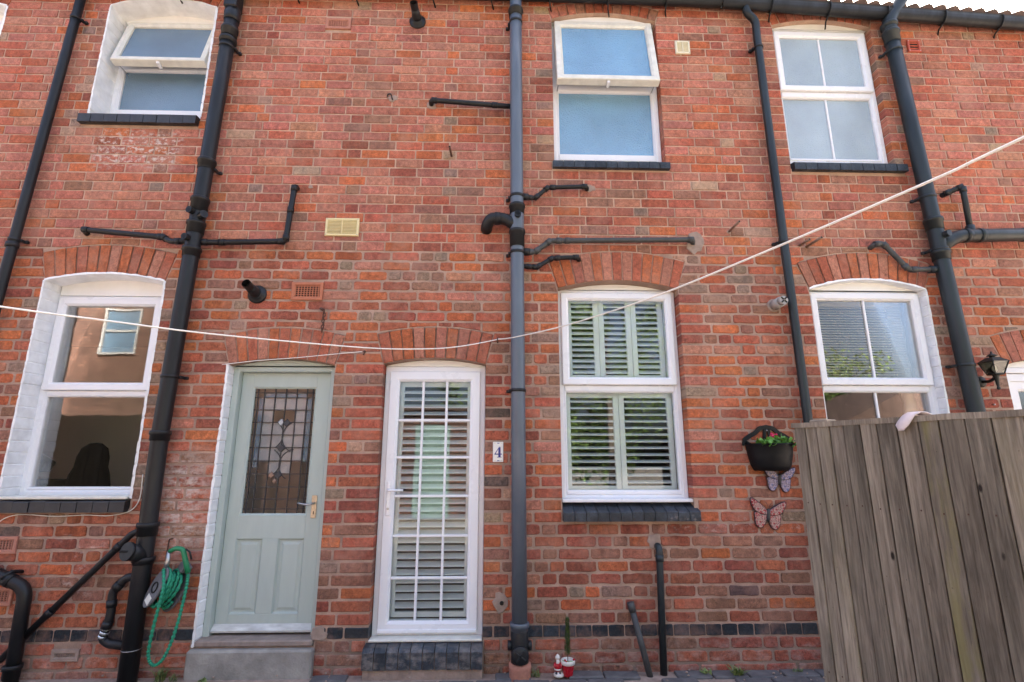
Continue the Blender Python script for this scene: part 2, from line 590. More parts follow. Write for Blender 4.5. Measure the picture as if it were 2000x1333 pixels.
M['steel'] = simple('steel', (.45, .45, .45), .35, .15, 40.0, metal=.9)
M['chrome_white'] = simple('white_handle', (.82, .82, .84), .25, .03)
M['shutter'] = simple('pale_blue_shutter_paint', (.83, .84, .88), .4, .04, 9.0)
M['blind'] = simple('beige_blind', (.52, .47, .37), .5, .08, 12.0)
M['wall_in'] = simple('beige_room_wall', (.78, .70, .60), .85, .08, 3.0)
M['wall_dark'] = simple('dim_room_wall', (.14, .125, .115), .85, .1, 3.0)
M['floor_in'] = simple('dark_room_floor', (.10, .07, .05), .6, .2, 8.0)
M['leather'] = simple('black_chair_leather', (.004, .004, .0045), .7, .15, 12.0, spec=.08)
M['rope'] = simple('cream_rope', (.85, .82, .76), .7, .1, 200.0, bump=.001, bscale=400.0)
M['rust'] = simple('rusted_iron', (.085, .04, .026), .85, .45, 60.0, bump=.002, bscale=150.0)
M['copper'] = simple('dull_copper', (.26, .17, .125), .5, .25, 40.0, metal=.4)
M['flue_grey'] = simple('grey_flue', (.36, .34, .32), .45, .15, 30.0)
M['hose'] = simple('green_hose', (.012, .235, .13), .7, .3, 120.0, bump=.001, bscale=300.0)
M['hose_gun'] = simple('green_plastic', (.012, .20, .085), .35, .1)
M['reel'] = simple('grey_plastic', (.11, .115, .125), .5, .12, 30.0)
M['tape'] = simple('foil_wrap', (.62, .66, .68), .25, .3, 60.0, metal=.7)
M['wood'] = wood_material('weathered_fence_board')
M['wood_post'] = simple('weathered_post', (.30, .24, .18), .9, .35, 26.0, bump=.003, bscale=60.0, stretch=(1, 1, .2))
M['insole'] = simple('pale_pink_foam', (.70, .60, .60), .6, .1, 20.0)
M['plate'] = simple('white_ceramic', (.80, .80, .76), .15, .03)
M['ink'] = simple('blue_glaze', (.018, .04, .24), .2, .1)
M['ink_gold'] = simple('ochre_glaze', (.50, .32, .12), .3, .1)
M['planter'] = simple('black_planter_plastic', (.005, .0055, .0065), .5, .15, spec=.3)
M['leaf'] = leaf_material('geranium_leaf', (.06, .20, .025), (.16, .36, .06))
M['petal'] = simple('pink_petal', (.70, .03, .13), .5, .15, 60.0)
M['wing_red'] = wing_material('red_floral_enamel', (.40, .21, .20), (.30, .02, .04), (.22, .005, .015), (.08, .0, .01))
M['wing_blue'] = wing_material('blue_floral_enamel', (.34, .27, .38), (.15, .15, .31), (.08, .10, .22), (.4, .17, .2))
M['wing_rim'] = simple('dark_wing_rim', (.035, .012, .016), .35, .1)
M['red_glaze'] = simple('red_glazed_ceramic', (.42, .010, .022), .25, .1)
M['white_glaze'] = simple('white_glazed_ceramic', (.72, .68, .62), .25, .06)
M['skin'] = simple('pale_glaze', (.62, .38, .28), .3, .05)
M['conifer'] = leaf_material('conifer_green', (.028, .06, .012), (.075, .12, .022))
M['grass'] = leaf_material('weed_green', (.07, .13, .03), (.20, .24, .08))
M['lamp_metal'] = simple('aged_lamp_metal', (.018, .020, .018), .45, .3, 40.0, metal=.3)
M['lamp_glass'] = glass_material('lamp_glass', (.70, .72, .66), boost=2.2)
M['tile'] = simple('roof_tile', (.10, .062, .05), .85, .3, 8.0, bump=.004, bscale=40.0)
M['far_brick'] = far_brick('opposite_brick')
M['mint'] = simple('mint_door_paint', (.24, .36, .31), .5, .05)
M['tree_leaf'] = leaf_material('tree_leaf', (.06, .13, .02), (.17, .25, .045))
M['bark'] = simple('bark', (.09, .06, .045), .9, .3, 20.0)
M['far_frame'] = simple('old_white_frame', (.40, .40, .39), .6, .1)
M['quarry'] = simple('silver_grey_glass', (.42, .44, .46), .2, .15, 12.0)
M['screen_black'] = simple('screen_near_black', (.006, .005, .004), .9, .3, 12.0, spec=.03)  # near-black so the added screen hardly shows in the pane
M['timber'] = simple('old_timber', (.20, .13, .08), .85, .3, 12.0)

# ------------------------------------------------------------------ the terrace: courses, openings, arches
H = .082                      # course height
NG = 65.7                     # course number of the ground line
BL = .2243                    # stretcher pitch
TOP = 5.44
DEPTH = .25


def sag(x): return -.057 * max(0.0, x - 1.985)          # the old eaves drop towards the far end


def zc_of(n): return (NG - n) * H


class Opening:
    def __init__(s, x0, x1, zb, zs, zc, t):
        s.x0, s.x1, s.zb, s.zs, s.zc, s.t = x0, x1, zb, zs, zc, t
        s.zm = zb - .07 if zb > 1.0 else zb             # wall body stops lower where a sill sits
        s.xc = (x0 + x1) / 2; s.w = (x1 - x0) / 2
        rise = zc - zs
        s.R = (s.w ** 2 + rise ** 2) / (2 * rise)
        s.cz = zc - s.R
        s.a = math.asin(s.w / s.R)
        s.ox = s.w + t * math.sin(s.a)            # half width of the arch at its back
        s.ze = s.cz + (s.R + t) * math.cos(s.a)   # height of the arch's outer ends

    def intr(s, x):
        d = min(abs(x - s.xc), s.w)
        return s.cz + math.sqrt(s.R ** 2 - d * d)

    def extr(s, x):
        d = abs(x - s.xc)
        if d > s.ox: return -9.0
        return s.cz + math.sqrt((s.R + s.t) ** 2 - d * d)

    def half(s, z):
        """half width of what bricks must leave free at height z (below the arch ends)"""
        if z <= s.zs: return s.w
        f = min(1.0, (z - s.zs) / (s.ze - s.zs))
        return s.w + (s.ox - s.w) * f


O = {
    'FL': Opening(-5.25, -4.285, 4.19, 5.25, 5.33, .115),
    'UL': Opening(-3.405, -2.490, 4.19, 5.285, 5.365, .115),
    'LL': Opening(-3.472, -2.566, 1.135, 2.742, 2.80, .235),
    'GD': Opening(-2.005, -1.217, .185, 2.092, 2.142, .238),
    'WD': Opening(-.856, -.086, .205, 2.106, 2.153, .238),
    'UC': Opening(.467, 1.408, 3.845, 5.262, 5.338, .115),
    'LC': Opening(.474, 1.430, 1.095, 2.717, 2.788, .240),
    'UR': Opening(2.475, 3.385, 3.868, 5.252, 5.318, .115),
    'LR': Opening(2.490, 3.442, 1.095, 2.733, 2.815, .228),
    'FR': Opening(3.965, 4.760, .205, 2.118, 2.180, .240),
}
HOUSES = [
    ('left', -6.4, -1.04, ['FL', 'UL', 'LL', 'GD'], 'brick terraced house with sage green leaded door and black soil stack', (-3.0, 0, 0)),
    ('mid', -1.04, 1.985, ['WD', 'UC', 'LC'], 'brick terraced house numbered 4 with white door and louvred shutters', (.5, 0, 0)),
    ('right', 1.985, 6.4, ['UR', 'LR', 'FR'], 'brick terraced house with wall lantern and wooden fence before its window', (3.2, 0, 0)),
]
# rectangles that the wall's own bricks leave free (sills, air bricks, steps)
HOLES = [(-3.452, -2.495, 4.09, 4.19), (-3.52, -2.55, 1.04, 1.135), (-2.03, -1.205, -.1, .185), (-.875, -.075, -.1, .205),
         (.445, 1.435, 3.755, 3.845), (.465, 1.462, .97, 1.095), (2.47, 3.46, 3.765, 3.868), (2.45, 3.47, 1.0, 1.095), (-5.3, -4.25, 4.09, 4.19),
         (3.93, 4.8, -.1, .205),
         (-1.530, -1.308, 5.088, 5.200), (-1.592, -1.352, 2.598, 2.742), (-3.50, -3.275, .775, .888), (-3.46, -3.235, .448, .566), (-2.912, -2.735, .112, .184)]

PAL = {
    'pink': (.430, .156, .106), 'red': (.42, .122, .069), 'orange': (.485, .140, .057), 'deep': (.325, .096, .062),
    'brown': (.30, .144, .097), 'grey': (.30, .202, .146), 'dark': (.14, .095, .080), 'buff': (.42, .27, .178), 'salmon': (.465, .194, .127),
}


def brick_colour(x, z, header, r):
    up = z > 3.0
    k = r.random()
    cl = mnoise.noise((x * .9, 3.1, z * 1.1)) + .5 * mnoise.noise((x * 2.3, 9.0, z * 2.6))     # loose clusters of darker or brighter bricks
    if up:
        tab = [('brown', .22), ('grey', .13), ('deep', .16), ('buff', .05), ('orange', .14), ('pink', .30)] if header else \
              [('pink', .50), ('red', .18), ('salmon', .14), ('orange', .09), ('deep', .04), ('brown', .04), ('buff', .01)]
    elif z > .35:
        tab = [('brown', .22), ('grey', .22), ('buff', .05), ('deep', .17), ('orange', .22), ('red', .12)] if header else \
              [('red', .36), ('orange', .26), ('deep', .15), ('brown', .09), ('salmon', .09), ('grey', .03), ('dark', .006)]
        if z < 1.0: tab = [(n, p * (1.9 if n in ('deep', 'brown') else .75)) for n, p in tab]
    else:
        tab = [('deep', .5), ('red', .2), ('brown', .3)]
    tab = [(n, p * (max(.2, 1 + 1.1 * cl) if n in ('deep', 'brown', 'grey', 'dark') else max(.4, 1 - .6 * cl))) for n, p in tab]
    tot = sum(p for _, p in tab)
    k *= tot
    for n, p in tab:
        k -= p
        if k <= 0: break
    c = PAL[n]
    j = [1 + r.uniform(-.07, .07) for _ in range(3)]
    b = 1 + r.uniform(-.14, .14) - .12 * cl
    return (c[0] * j[0] * b, c[1] * j[1] * b, c[2] * j[2] * b, r.random())


def brick_outline(w, h, r, jit, ch):
    """worn brick face outline about its centre, counter-clockwise"""
    a, b = w / 2, h / 2
    def e(): return r.uniform(-jit, jit)
    def cc(): return ch * r.uniform(.5, 1.6)
    p = []
    nb = 3 if w > .15 else 1
    c1, c2, c3, c4 = cc(), cc(), cc(), cc()
    p.append((-a + c1, -b + e() * .5))
    for i in range(nb): p.append((-a + w * (i + 1) / (nb + 1), -b + e()))
    p.append((a - c2, -b + e() * .5)); p.append((a + e() * .5, -b + c2))
    p.append((a + e() * .5, b - c3)); p.append((a - c3, b + e() * .5))
    for i in range(nb): p.append((a - w * (i + 1) / (nb + 1), b + e()))
    p.append((-a + c4, b + e() * .5)); p.append((-a + e() * .5, b - c4)); p.append((-a + e() * .5, -b + c1))
    return p


def brick_mb(outline, yf, yb, bev, tilt=0.0):
    m = MB()
    m.prism(outline, yf, yb, bev)
    return m


VAR = {}                       # shared brick shapes: (zone, header, full depth) -> list of MB
vr = random.Random(3)
for zone, (j, jit, ch, bv) in {'up': (.0115, .0014, .0035, .003), 'lo': (.0165, .0036, .0085, .0045)}.items():
    for hd in (0, 1):
        w_ = (BL / 2 if hd else BL) - j
        VAR[zone, hd] = [brick_mb(brick_outline(w_, H - j, vr, jit, ch), -.002, .03, bv) for _ in range(14)]
VAR['blue', 1] = [brick_mb(brick_outline(BL / 2 - .007, H - .012, vr, .0026, .005), -.002, .03, .0035) for _ in range(14)]
VMESH = {}
for k, l in VAR.items():
    VMESH[k] = [mesh_of('brick', mb, M['brick_o'], (0, 0, 0)) for mb in l]


def in_hole(x0, x1, z0, z1):
    for a, b, c, d in HOLES:
        if x1 > a + .004 and x0 < b - .004 and (z0 + z1) / 2 > c and (z0 + z1) / 2 < d: return (a, b)
    return None


class Br: pass


def collect_bricks(hx0, hx1, ops):
    """all bricks of one house front"""
    out = []
    r = random.Random(int((hx0 + 50) * 100))
    for n in range(-3, 66):
        zt = zc_of(n); zb = zt - H
        zm = (zt + zb) / 2
        if zb > TOP: continue
        up = zm > 3.05
        j = .0115 if up else .0165
        blue = (n == 62)
        # free intervals of this course
        cuts = []
        for o in ops:
            if zm > o.zb and zm < o.ze:
                cuts.append((o.xc - o.half(zt), o.xc + o.half(zt), o.xc - o.half(zb), o.xc + o.half(zb)))
        for a, b, c, d in HOLES:
            if zm > c and zm < d and b > hx0 and a < hx1: cuts.append((a, b, a, b))
        cuts.sort()
        lo = (hx0, hx0); iv = []
        for a, b, c, d in cuts:
            if min(a, c) > max(lo): iv.append((lo, (a, c)))
            if max(b, d) > max(lo): lo = (b, d)
        if max(lo) < hx1: iv.append((lo, (hx1, hx1)))
        # running bond positions
        seq = []
        if blue:
            x = -7.0 + .03
            while x < 7: seq.append((x, x + BL / 2, 1)); x += BL / 2
        elif n % 2 == 0:
            per = 3.5 * BL
            x = 1.95 - BL * .25 - per * 12 + ((n // 2) % 2) * 0.0
            while x < 7:
                seq.append((x, x + BL / 2, 1)); x += BL / 2
                for _ in range(3): seq.append((x, x + BL, 0)); x += BL
        else:
            x = 1.95 + BL * .5 - 41 * BL
            k = 0
            while x < 7:
                if not up and r.random() < .10:
                    seq.append((x, x + BL / 2, 1)); seq.append((x + BL / 2, x + BL, 1))
                else: seq.append((x, x + BL, 0))
                x += BL
        sh = r.uniform(-.012, .012)
        for (l0, l1), (r0, r1) in iv:
            parts = []
            for a, b, hd in seq:
                a += sh; b += sh
                a2 = max(a, max(l0, l1)); b2 = min(b, min(r0, r1))
                if b2 - a2 < .012: continue
                parts.append([a2, b2, hd])
            # house edges: a brick belongs to the house that holds its middle
            if not parts: continue
            # merge slivers at jambs
            if len(parts) > 1 and parts[0][1] - parts[0][0] < .065: parts[1][0] = parts[0][0]; parts.pop(0)
            if len(parts) > 1 and parts[-1][1] - parts[-1][0] < .065: parts[-2][1] = parts[-1][1]; parts.pop()
            for i, (a, b, hd) in enumerate(parts):
                q = Br()
                q.x0, q.x1, q.zb, q.zt = a + j / 2, b - j / 2, zb + j / 2, zt - j / 2
                q.hd, q.up, q.blue = (b - a) < .16, up, blue
                q.jl = (i == 0 and l0 != hx0); q.jr = (i == len(parts) - 1 and r0 != hx1)
                q.sl = (l0, l1) if q.jl else None
                q.sr = (r0, r1) if q.jr else None
                if q.jl: q.x0 = a
                if q.jr: q.x1 = b
                full = abs((b - a) - (BL / 2 if hd else BL)) < .002
                if q.zt > TOP + .05 + sag(b): continue
                q.full = full and not q.jl and not q.jr
                # bricks lying on an arch are cut to its back
                q.cut = None
                for o in ops:
                    if zm >= o.ze - .001 and q.x1 > o.xc - o.ox and q.x0 < o.xc + o.ox and q.zb < o.zc + o.t + .012:
                        q.cut = o; q.full = False
                q.col = (.028, .036, .045, r.random()) if blue else brick_colour((a + b) / 2, zm, q.hd, r)
                if blue and r.random() < .3: q.col = tuple(c * 1.5 for c in q.col[:3]) + (r.random(),)
                q.seed = r.randrange(1 << 30)
                out.append(q)
    return out


def brick_shape(q):
    """unique cut brick -> MB in world space (or None)"""
    r = random.Random(q.seed)
    jit = .0012 if q.up else .0022
    yf = -.002 + r.uniform(-.0015, .0015)
    yb = .105 if (q.jl or q.jr) else .03
    e = lambda: r.uniform(-jit, jit)
    if q.cut:
        o = q.cut
        N = 6
        xs = [q.x0 + (q.x1 - q.x0) * i / N for i in range(N + 1)]
        bt = [max(q.zb, o.extr(x) + .010) for x in xs]
        keep = [i for i in range(N + 1) if q.zt - bt[i] > .012]
        if len(keep) < 2: return None
        xs = [xs[i] for i in keep]; bt = [bt[i] for i in keep]
        if xs[-1] - xs[0] < .03: return None
        pts = [(x, z + e()) for x, z in zip(xs, bt)] + [(xs[-1], q.zt), ((xs[0] + xs[-1]) / 2, q.zt + e()), (xs[0], q.zt)]
    else:
        x0b = x0t = q.x0; x1b = x1t = q.x1
        if q.sl: x0t, x0b = q.sl[0], q.sl[1]
        if q.sr: x1t, x1b = q.sr[0], q.sr[1]
        g = .004 if q.up else .006
        if q.sl and abs(x0t - x0b) > .002: x0t += g; x0b += g
        if q.sr and abs(x1t - x1b) > .002: x1t -= g; x1b -= g
        c = .003 if q.up else .006
        pts = [(x0b + c * (not q.jl), q.zb), ((x0b + x1b) / 2, q.zb + e()), (x1b - c * (not q.jr), q.zb), (x1b, q.zb + c), (x1t, q.zt - c), (x1t - c * (not q.jr), q.zt),
               ((x0t + x1t) / 2, q.zt + e()), (x0t + c * (not q.jl), q.zt), (x0t, q.zt - c), (x0b, q.zb + c)]
    return MB().prism(pts, yf, yb, .003 if q.up else .0045)


def seen_size(q):
    """rough picture size of a brick, 0 where the photo does not show it"""
    x = (q.x0 + q.x1) / 2; z = (q.zb + q.zt) / 2
    d = Vector((x, 0, z)) - CAM
    f = Vector((math.sin(R(1.687)) * math.cos(R(12.863)), math.cos(R(1.687)) * math.cos(R(12.863)), math.sin(R(12.863))))
    rt = Vector((math.cos(R(1.687)), -math.sin(R(1.687)), 0))
    u = rt.cross(f)
    a = d.dot(f)
    px = d.dot(rt) / a; py = d.dot(u) / a
    if abs(px) > .99 or py > .66 or py < -.655: return 0
    if x > 2.25 and z < 1.68: return 0          # behind the fence
    return (q.x1 - q.x0) * (q.zt - q.zb) * d.y / d.length / (a * a)


ALLB = collect_bricks(-6.4, 6.4, list(O.values()))
house = {}
for key, hx0, hx1, names, label, loc in HOUSES:
    ops = [O[k] for k in names]
    hs = thing('terraced_house', label, 'house', loc, None)
    house[key] = hs
    # mortar body: front sheet with the openings cut out, and their reveals
    mb = MB()
    ym = .0035
    xs = sorted(set([hx0, hx1] + [hx0 + (hx1 - hx0) * i / 24 for i in range(1, 24)] + [v for o in ops for v in [o.x0 + (o.x1 - o.x0) * i / 14 for i in range(15)]]))
    for i in range(len(xs) - 1):
        a, b = xs[i], xs[i + 1]
        zl = [(-.3, -.3)]
        xm = (a + b) / 2
        for o in sorted((o for o in ops if o.x0 < xm < o.x1), key=lambda o: o.zb):
            zl += [(o.zm, o.zm), (o.intr(a), o.intr(b))]
        zl.append((TOP + sag(a), TOP + sag(b)))
        for k in range(0, len(zl), 2):
            mb.add([(a, ym, zl[k][0]), (b, ym, zl[k][1]), (b, ym, zl[k + 1][1]), (a, ym, zl[k + 1][0])], [(0, 1, 2, 3)])
    for o in ops:
        loop = [(o.x0, o.zm), (o.x1, o.zm), (o.x1, o.zs)]
        loop += [(o.x1 - (o.x1 - o.x0) * i / 14, o.intr(o.x1 - (o.x1 - o.x0) * i / 14)) for i in range(1, 14)] + [(o.x0, o.zs)]
        b0 = len(mb.v)
        for x, z in loop:
            e = .004
            xx = x + (e if x > o.xc else -e) * (abs(x - o.xc) > o.w - 1e-4)
            mb.v.append((xx, ym, z)); mb.v.append((xx, DEPTH, z))
        n = len(loop)
        for k in range(n):
            k2 = (k + 1) % n
            mb.f.append((b0 + 2 * k, b0 + 2 * k + 1, b0 + 2 * k2 + 1, b0 + 2 * k2)); mb.sm.append(False)
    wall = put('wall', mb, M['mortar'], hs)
    tag(wall, 'recessed pinkish mortar between weathered red bricks')
    bricks = [q for q in ALLB if hx0 <= (q.x0 + q.x1) / 2 < hx1]
    for q in bricks: q.size = seen_size(q)
    order = sorted(range(len(bricks)), key=lambda i: -bricks[i].size)
    single = set(order[:300])
    rest = MB(); rest.col = []
    br = random.Random(11)
    for i, q in enumerate(bricks):
        cx, cz = (q.x0 + q.x1) / 2, (q.zb + q.zt) / 2
        vi = br.randrange(14)
        dy = br.uniform(-.0022, .0022)
        rot = br.uniform(-.006, .006) if not q.up else br.uniform(-.003, .003)
        flip = br.random() < .5
        mat = M['blue_brick'] if q.blue else M['brick_o']
        if q.full:
            key2 = ('blue', 1) if q.blue else ('up' if q.up else 'lo', 1 if q.hd else 0)
            if i in single:
                o = bpy.data.objects.new('brick', VMESH[key2][vi])
                if q.blue:
                    o.data = o.data.copy(); o.data.materials[0] = M['blue_brick']
                COL.objects.link(o)
                o.parent = wall
                o.location = Vector((cx, dy, cz)) - WL[wall.name]
                o.rotation_euler = (0, rot, 0)
                o.color = q.col
            else:
                s = VAR[key2][vi]
                b0 = len(rest.v)
                rest.add(s.v, s.f)
                rest.xform(Matrix.Translation((cx, dy, cz)) @ Matrix.Rotation(rot, 4, 'Y'), b0)
                rest.col += [q.col] * len(s.f)
        else:
            s = brick_shape(q)
            if s is None: continue
            if i in single:
                o = put('brick', s, mat, wall, (cx, 0, cz))
                o.color = q.col
            else:
                rest.add(s.v, s.f); rest.col += [q.col] * len(s.f)
    ro = put('brick_remainder', rest, M['brick_s'], wall)
    tag(ro, kind='stuff')
    # brick arches
    for k in names:
        o = O[k]
        ar = random.Random(int(o.x0 * 1000))
        N = max(9, round(2 * o.a * (o.R + o.t * .5) / .0805))
        am = MB()
        seg = 20
        for i in range(seg):                     # bedding behind the arch bricks
            a0 = -o.a + 2 * o.a * i / seg; a1 = -o.a + 2 * o.a * (i + 1) / seg
            pp = [(o.xc + rr * math.sin(a), o.cz + rr * math.cos(a)) for a, rr in ((a0, o.R + .002), (a1, o.R + .002), (a1, o.R + o.t), (a0, o.R + o.t))]
            am.add([(x, .0035, z) for x, z in pp], [(3, 2, 1, 0)][::1])
        arch = put('arch', am, M['mortar'], hs)
        for i in range(N):
            g = .0042 / (o.R + o.t / 2)
            a0 = -o.a + 2 * o.a * i / N + g; a1 = -o.a + 2 * o.a * (i + 1) / N - g
            a0 += ar.uniform(-1, 1) * .0015 / o.R; a1 += ar.uniform(-1, 1) * .0015 / o.R
            r0 = o.R + .001; r1 = o.R + o.t - ar.uniform(.0, .006)
            pts = [(r0, a0 + .002 / o.R), (r0, a1 - .002 / o.R), (r0 + .004, a1), ((r0 + r1) / 2, a1 + ar.uniform(-1, 1) * .0015 / o.R), (r1 - .004, a1), (r1, a1 - .003 / o.R),
                   (r1, a0 + .003 / o.R), (r1 - .004, a0), ((r0 + r1) / 2, a0 + ar.uniform(-1, 1) * .0015 / o.R), (r0 + .004, a0)]
            pts = [(o.xc + rr * math.sin(a), o.cz + rr * math.cos(a)) for rr, a in pts]
            s = MB().prism(pts, -.003 + ar.uniform(-.0015, .0015), .11, .0035)
            ob = put('brick', s, M['brick_o'], arch, (sum(p[0] for p in pts) / 10, 0, sum(p[1] for p in pts) / 10))
            nm = ar.choices(['orange', 'red', 'salmon', 'pink'], [.45, .28, .22, .05])[0] if o.zc < 4 else ar.choices(['pink', 'red', 'deep', 'brown'], [.35, .3, .2, .15])[0]
            b = .93 + ar.uniform(-.09, .09)
            ob.color = tuple(c * b for c in PAL[nm]) + (ar.random() * .5,)
    # rooms behind the front, back wall, party walls
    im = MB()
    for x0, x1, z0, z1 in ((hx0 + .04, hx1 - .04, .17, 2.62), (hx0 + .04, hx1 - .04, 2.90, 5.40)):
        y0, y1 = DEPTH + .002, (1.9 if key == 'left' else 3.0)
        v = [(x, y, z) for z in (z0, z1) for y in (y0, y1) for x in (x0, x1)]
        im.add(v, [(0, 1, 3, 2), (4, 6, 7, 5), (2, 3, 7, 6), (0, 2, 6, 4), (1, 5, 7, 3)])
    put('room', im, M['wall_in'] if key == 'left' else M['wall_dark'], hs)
    bm_ = MB()
    bm_.box(hx0 + .003, hx1 - .003, 6.6, 6.85, -.2, 5.5)
    for x in ((hx0 + .003, hx0 + .035), (hx1 - .035, hx1 - .003)):
        bm_.box(x[0], x[1], .27, 6.59, -.2, 5.42)
    put('rear_wall', bm_, M['far_brick'], hs)
    # roof
    ez, rz, ry = 5.40, 7.42, 3.3
    rm = MB()
    th = .03
    e0, e1 = ez + sag(hx0), ez + sag(hx1)
    rm.add([(hx0, -.11, e0), (hx1, -.11, e1), (hx1, ry, rz), (hx0, ry, rz), (hx0, 6.95, ez), (hx1, 6.95, ez),
            (hx0, -.11, e0 - th), (hx1, -.11, e1 - th), (hx1, ry, rz - th), (hx0, ry, rz - th), (hx0, 6.95, ez - th), (hx1, 6.95, ez - th)],
           [(0, 1, 2, 3), (3, 2, 5, 4), (7, 6, 9, 8), (8, 9, 10, 11), (0, 6, 7, 1), (4, 5, 11, 10)])
    roof = put('roof', rm, M['tile'], hs)
    # pantile noses along the eaves
    tmesh = None
    x = hx0 + .06
    sl_ = (rz - ez) / (ry + .15)
    while x < hx1 - .06:
        if tmesh is None:
            t1 = MB()
            L = .42
            path = [(0, -.115 + L * i / 3, ez + .008 + sl_ * (.05 + L * i / 3)) for i in range(4)]
            t1.tube([(p[0], p[1] + .0, p[2]) for p in path], .055, 10)
            ob = put('roof_tile', t1.xform(Matrix.Translation((x, 0, 0))), M['tile'], roof, (x, 0, ez))
            tmesh = ob.data
        else:
            ob = bpy.data.objects.new('roof_tile', tmesh)
            COL.objects.link(ob); ob.parent = roof
            ob.location = Vector((x, rnd.uniform(-.006, .006), ez + sag(x) + rnd.uniform(-.004, .004))) - WL[roof.name]
        x += .12

# ------------------------------------------------------------------ painted reveals, sills, windows, doors
def painted_reveal(hs, o, left=True, right=False, head=False, y1=.2, lip=.012):
    r = random.Random(int(o.x1 * 977))
    def jamb(x, sgn):
        mb = MB()
        zs_ = []
        n = int((NG * H - o.zb) / H)
        z = o.zb
        k = 0
        rows = []
        while z < o.zs - .004:
            zn = min(o.zs, math.floor((z + .0001) / H + 1 - (NG % 1)) * H + (NG % 1) * H)
            if zn - z < .008: zn = min(o.zs, zn + H)
            rows.append((z, zn)); z = zn
        prof = []
        for a, b in rows:
            f = r.uniform(.004, .009); fr = r.uniform(-.003, .002)
            prof += [(a, .001, 0), (a + .008, f, fr), ((a + b) / 2, f + r.uniform(-.001, .001), fr + r.uniform(-.001, .001)), (b - .008, f, fr), (b, .001, 0)]
        b0 = len(mb.v)
        for zz, f, fr in prof:
            mb.v.append((x - sgn * lip * r.uniform(.6, 1.1), -.0035 + fr * .3, zz))
            mb.v.append((x + sgn * f, -.006 + fr, zz))
            mb.v.append((x + sgn * (f + .001), .05, zz))
            mb.v.append((x + sgn * (f + .001), y1, zz))
        for i in range(len(prof) - 1):
            for c in range(3):
                a = b0 + i * 4 + c
                q = (a, a + 4, a + 5, a + 1)
                mb.f.append(q if sgn < 0 else q[::-1]); mb.sm.append(False)
        put('painted_reveal', mb, M['paint'], hs)
    if left: jamb(o.x0, 1)
    if right: jamb(o.x1, -1)
    if head:
        mb = MB()
        N = 24
        for i in range(N + 1):
            x = o.x0 + (o.x1 - o.x0) * i / N
            z = o.intr(x)
            mb.v += [(x, -.0055, z + lip * r.uniform(.5, 1.2)), (x, -.0075, z - .005), (x, .06, z - .006), (x, y1, z - .006)]
        for i in range(N):
            for c in range(3):
                a = i * 4 + c
                mb.f.append((a, a + 1, a + 5, a + 4)); mb.sm.append(False)
        put('painted_reveal', mb, M['paint'], hs)


def brick_sill(hs, x0, x1, z0, z1, n, proud, back, slope, col, mat, edge_tall=0.0):
    bed = MB().box(x0 + .004, x1 - .004, -proud + .012, back, z0 + .004, z1 - slope - .012)
    sill = put('window_sill', bed, M['cement'] if col[0] > .04 else M['black_paint'], hs)
    r = random.Random(int(x0 * 555))
    wd = (x1 - x0) / n
    for i in range(n):
        a, b = x0 + wd * i + .0022, x0 + wd * (i + 1) - .0022
        t = r.uniform(-.003, .002)
        mb = MB()
        zf = z1 - slope + t
        c = .007
        pr = [(-proud + t, z0), (-proud + t, zf - c), (-proud + c + t, zf), (back, z1 + t), (back, z0 + .01)]
        V = [(x, y, z) for x in (a, b) for y, z in pr]
        k = len(pr)
        mb.add(V, [tuple(range(k)), tuple(range(k, 2 * k))[::-1]] + [(j, j + k, (j + 1) % k + k, (j + 1) % k) for j in range(k)])
        ob = put('brick', mb, mat, sill)
        f = r.uniform(.75, 1.3)
        ob.color = (col[0] * f, col[1] * f, col[2] * f, r.random())
    return sill


def upvc_prof(w_, d, dp=.07):
    return [(0, d + dp), (0, d + .004), (.004, d), (w_ - .016, d), (w_, d + .012), (w_, d + dp)]


def arch_fill(hs, o, z0, x0, x1, y, mat, name='head_board'):
    N = 16
    pts = [(x0, z0), (x1, z0)] + [(x1 - (x1 - x0) * i / N, o.intr(x1 - (x1 - x0) * i / N) - .002) for i in range(N + 1)]
    mb = MB().prism(pts, y, y + .05, .003)
    return put(name, mb, mat, hs)


def pane(parent, x0, x1, z0, z1, y, mat, lab=None):
    return put('pane', MB().box(x0 - .004, x1 + .004, y, y + .006, z0 - .004, z1 + .004), mat, parent)


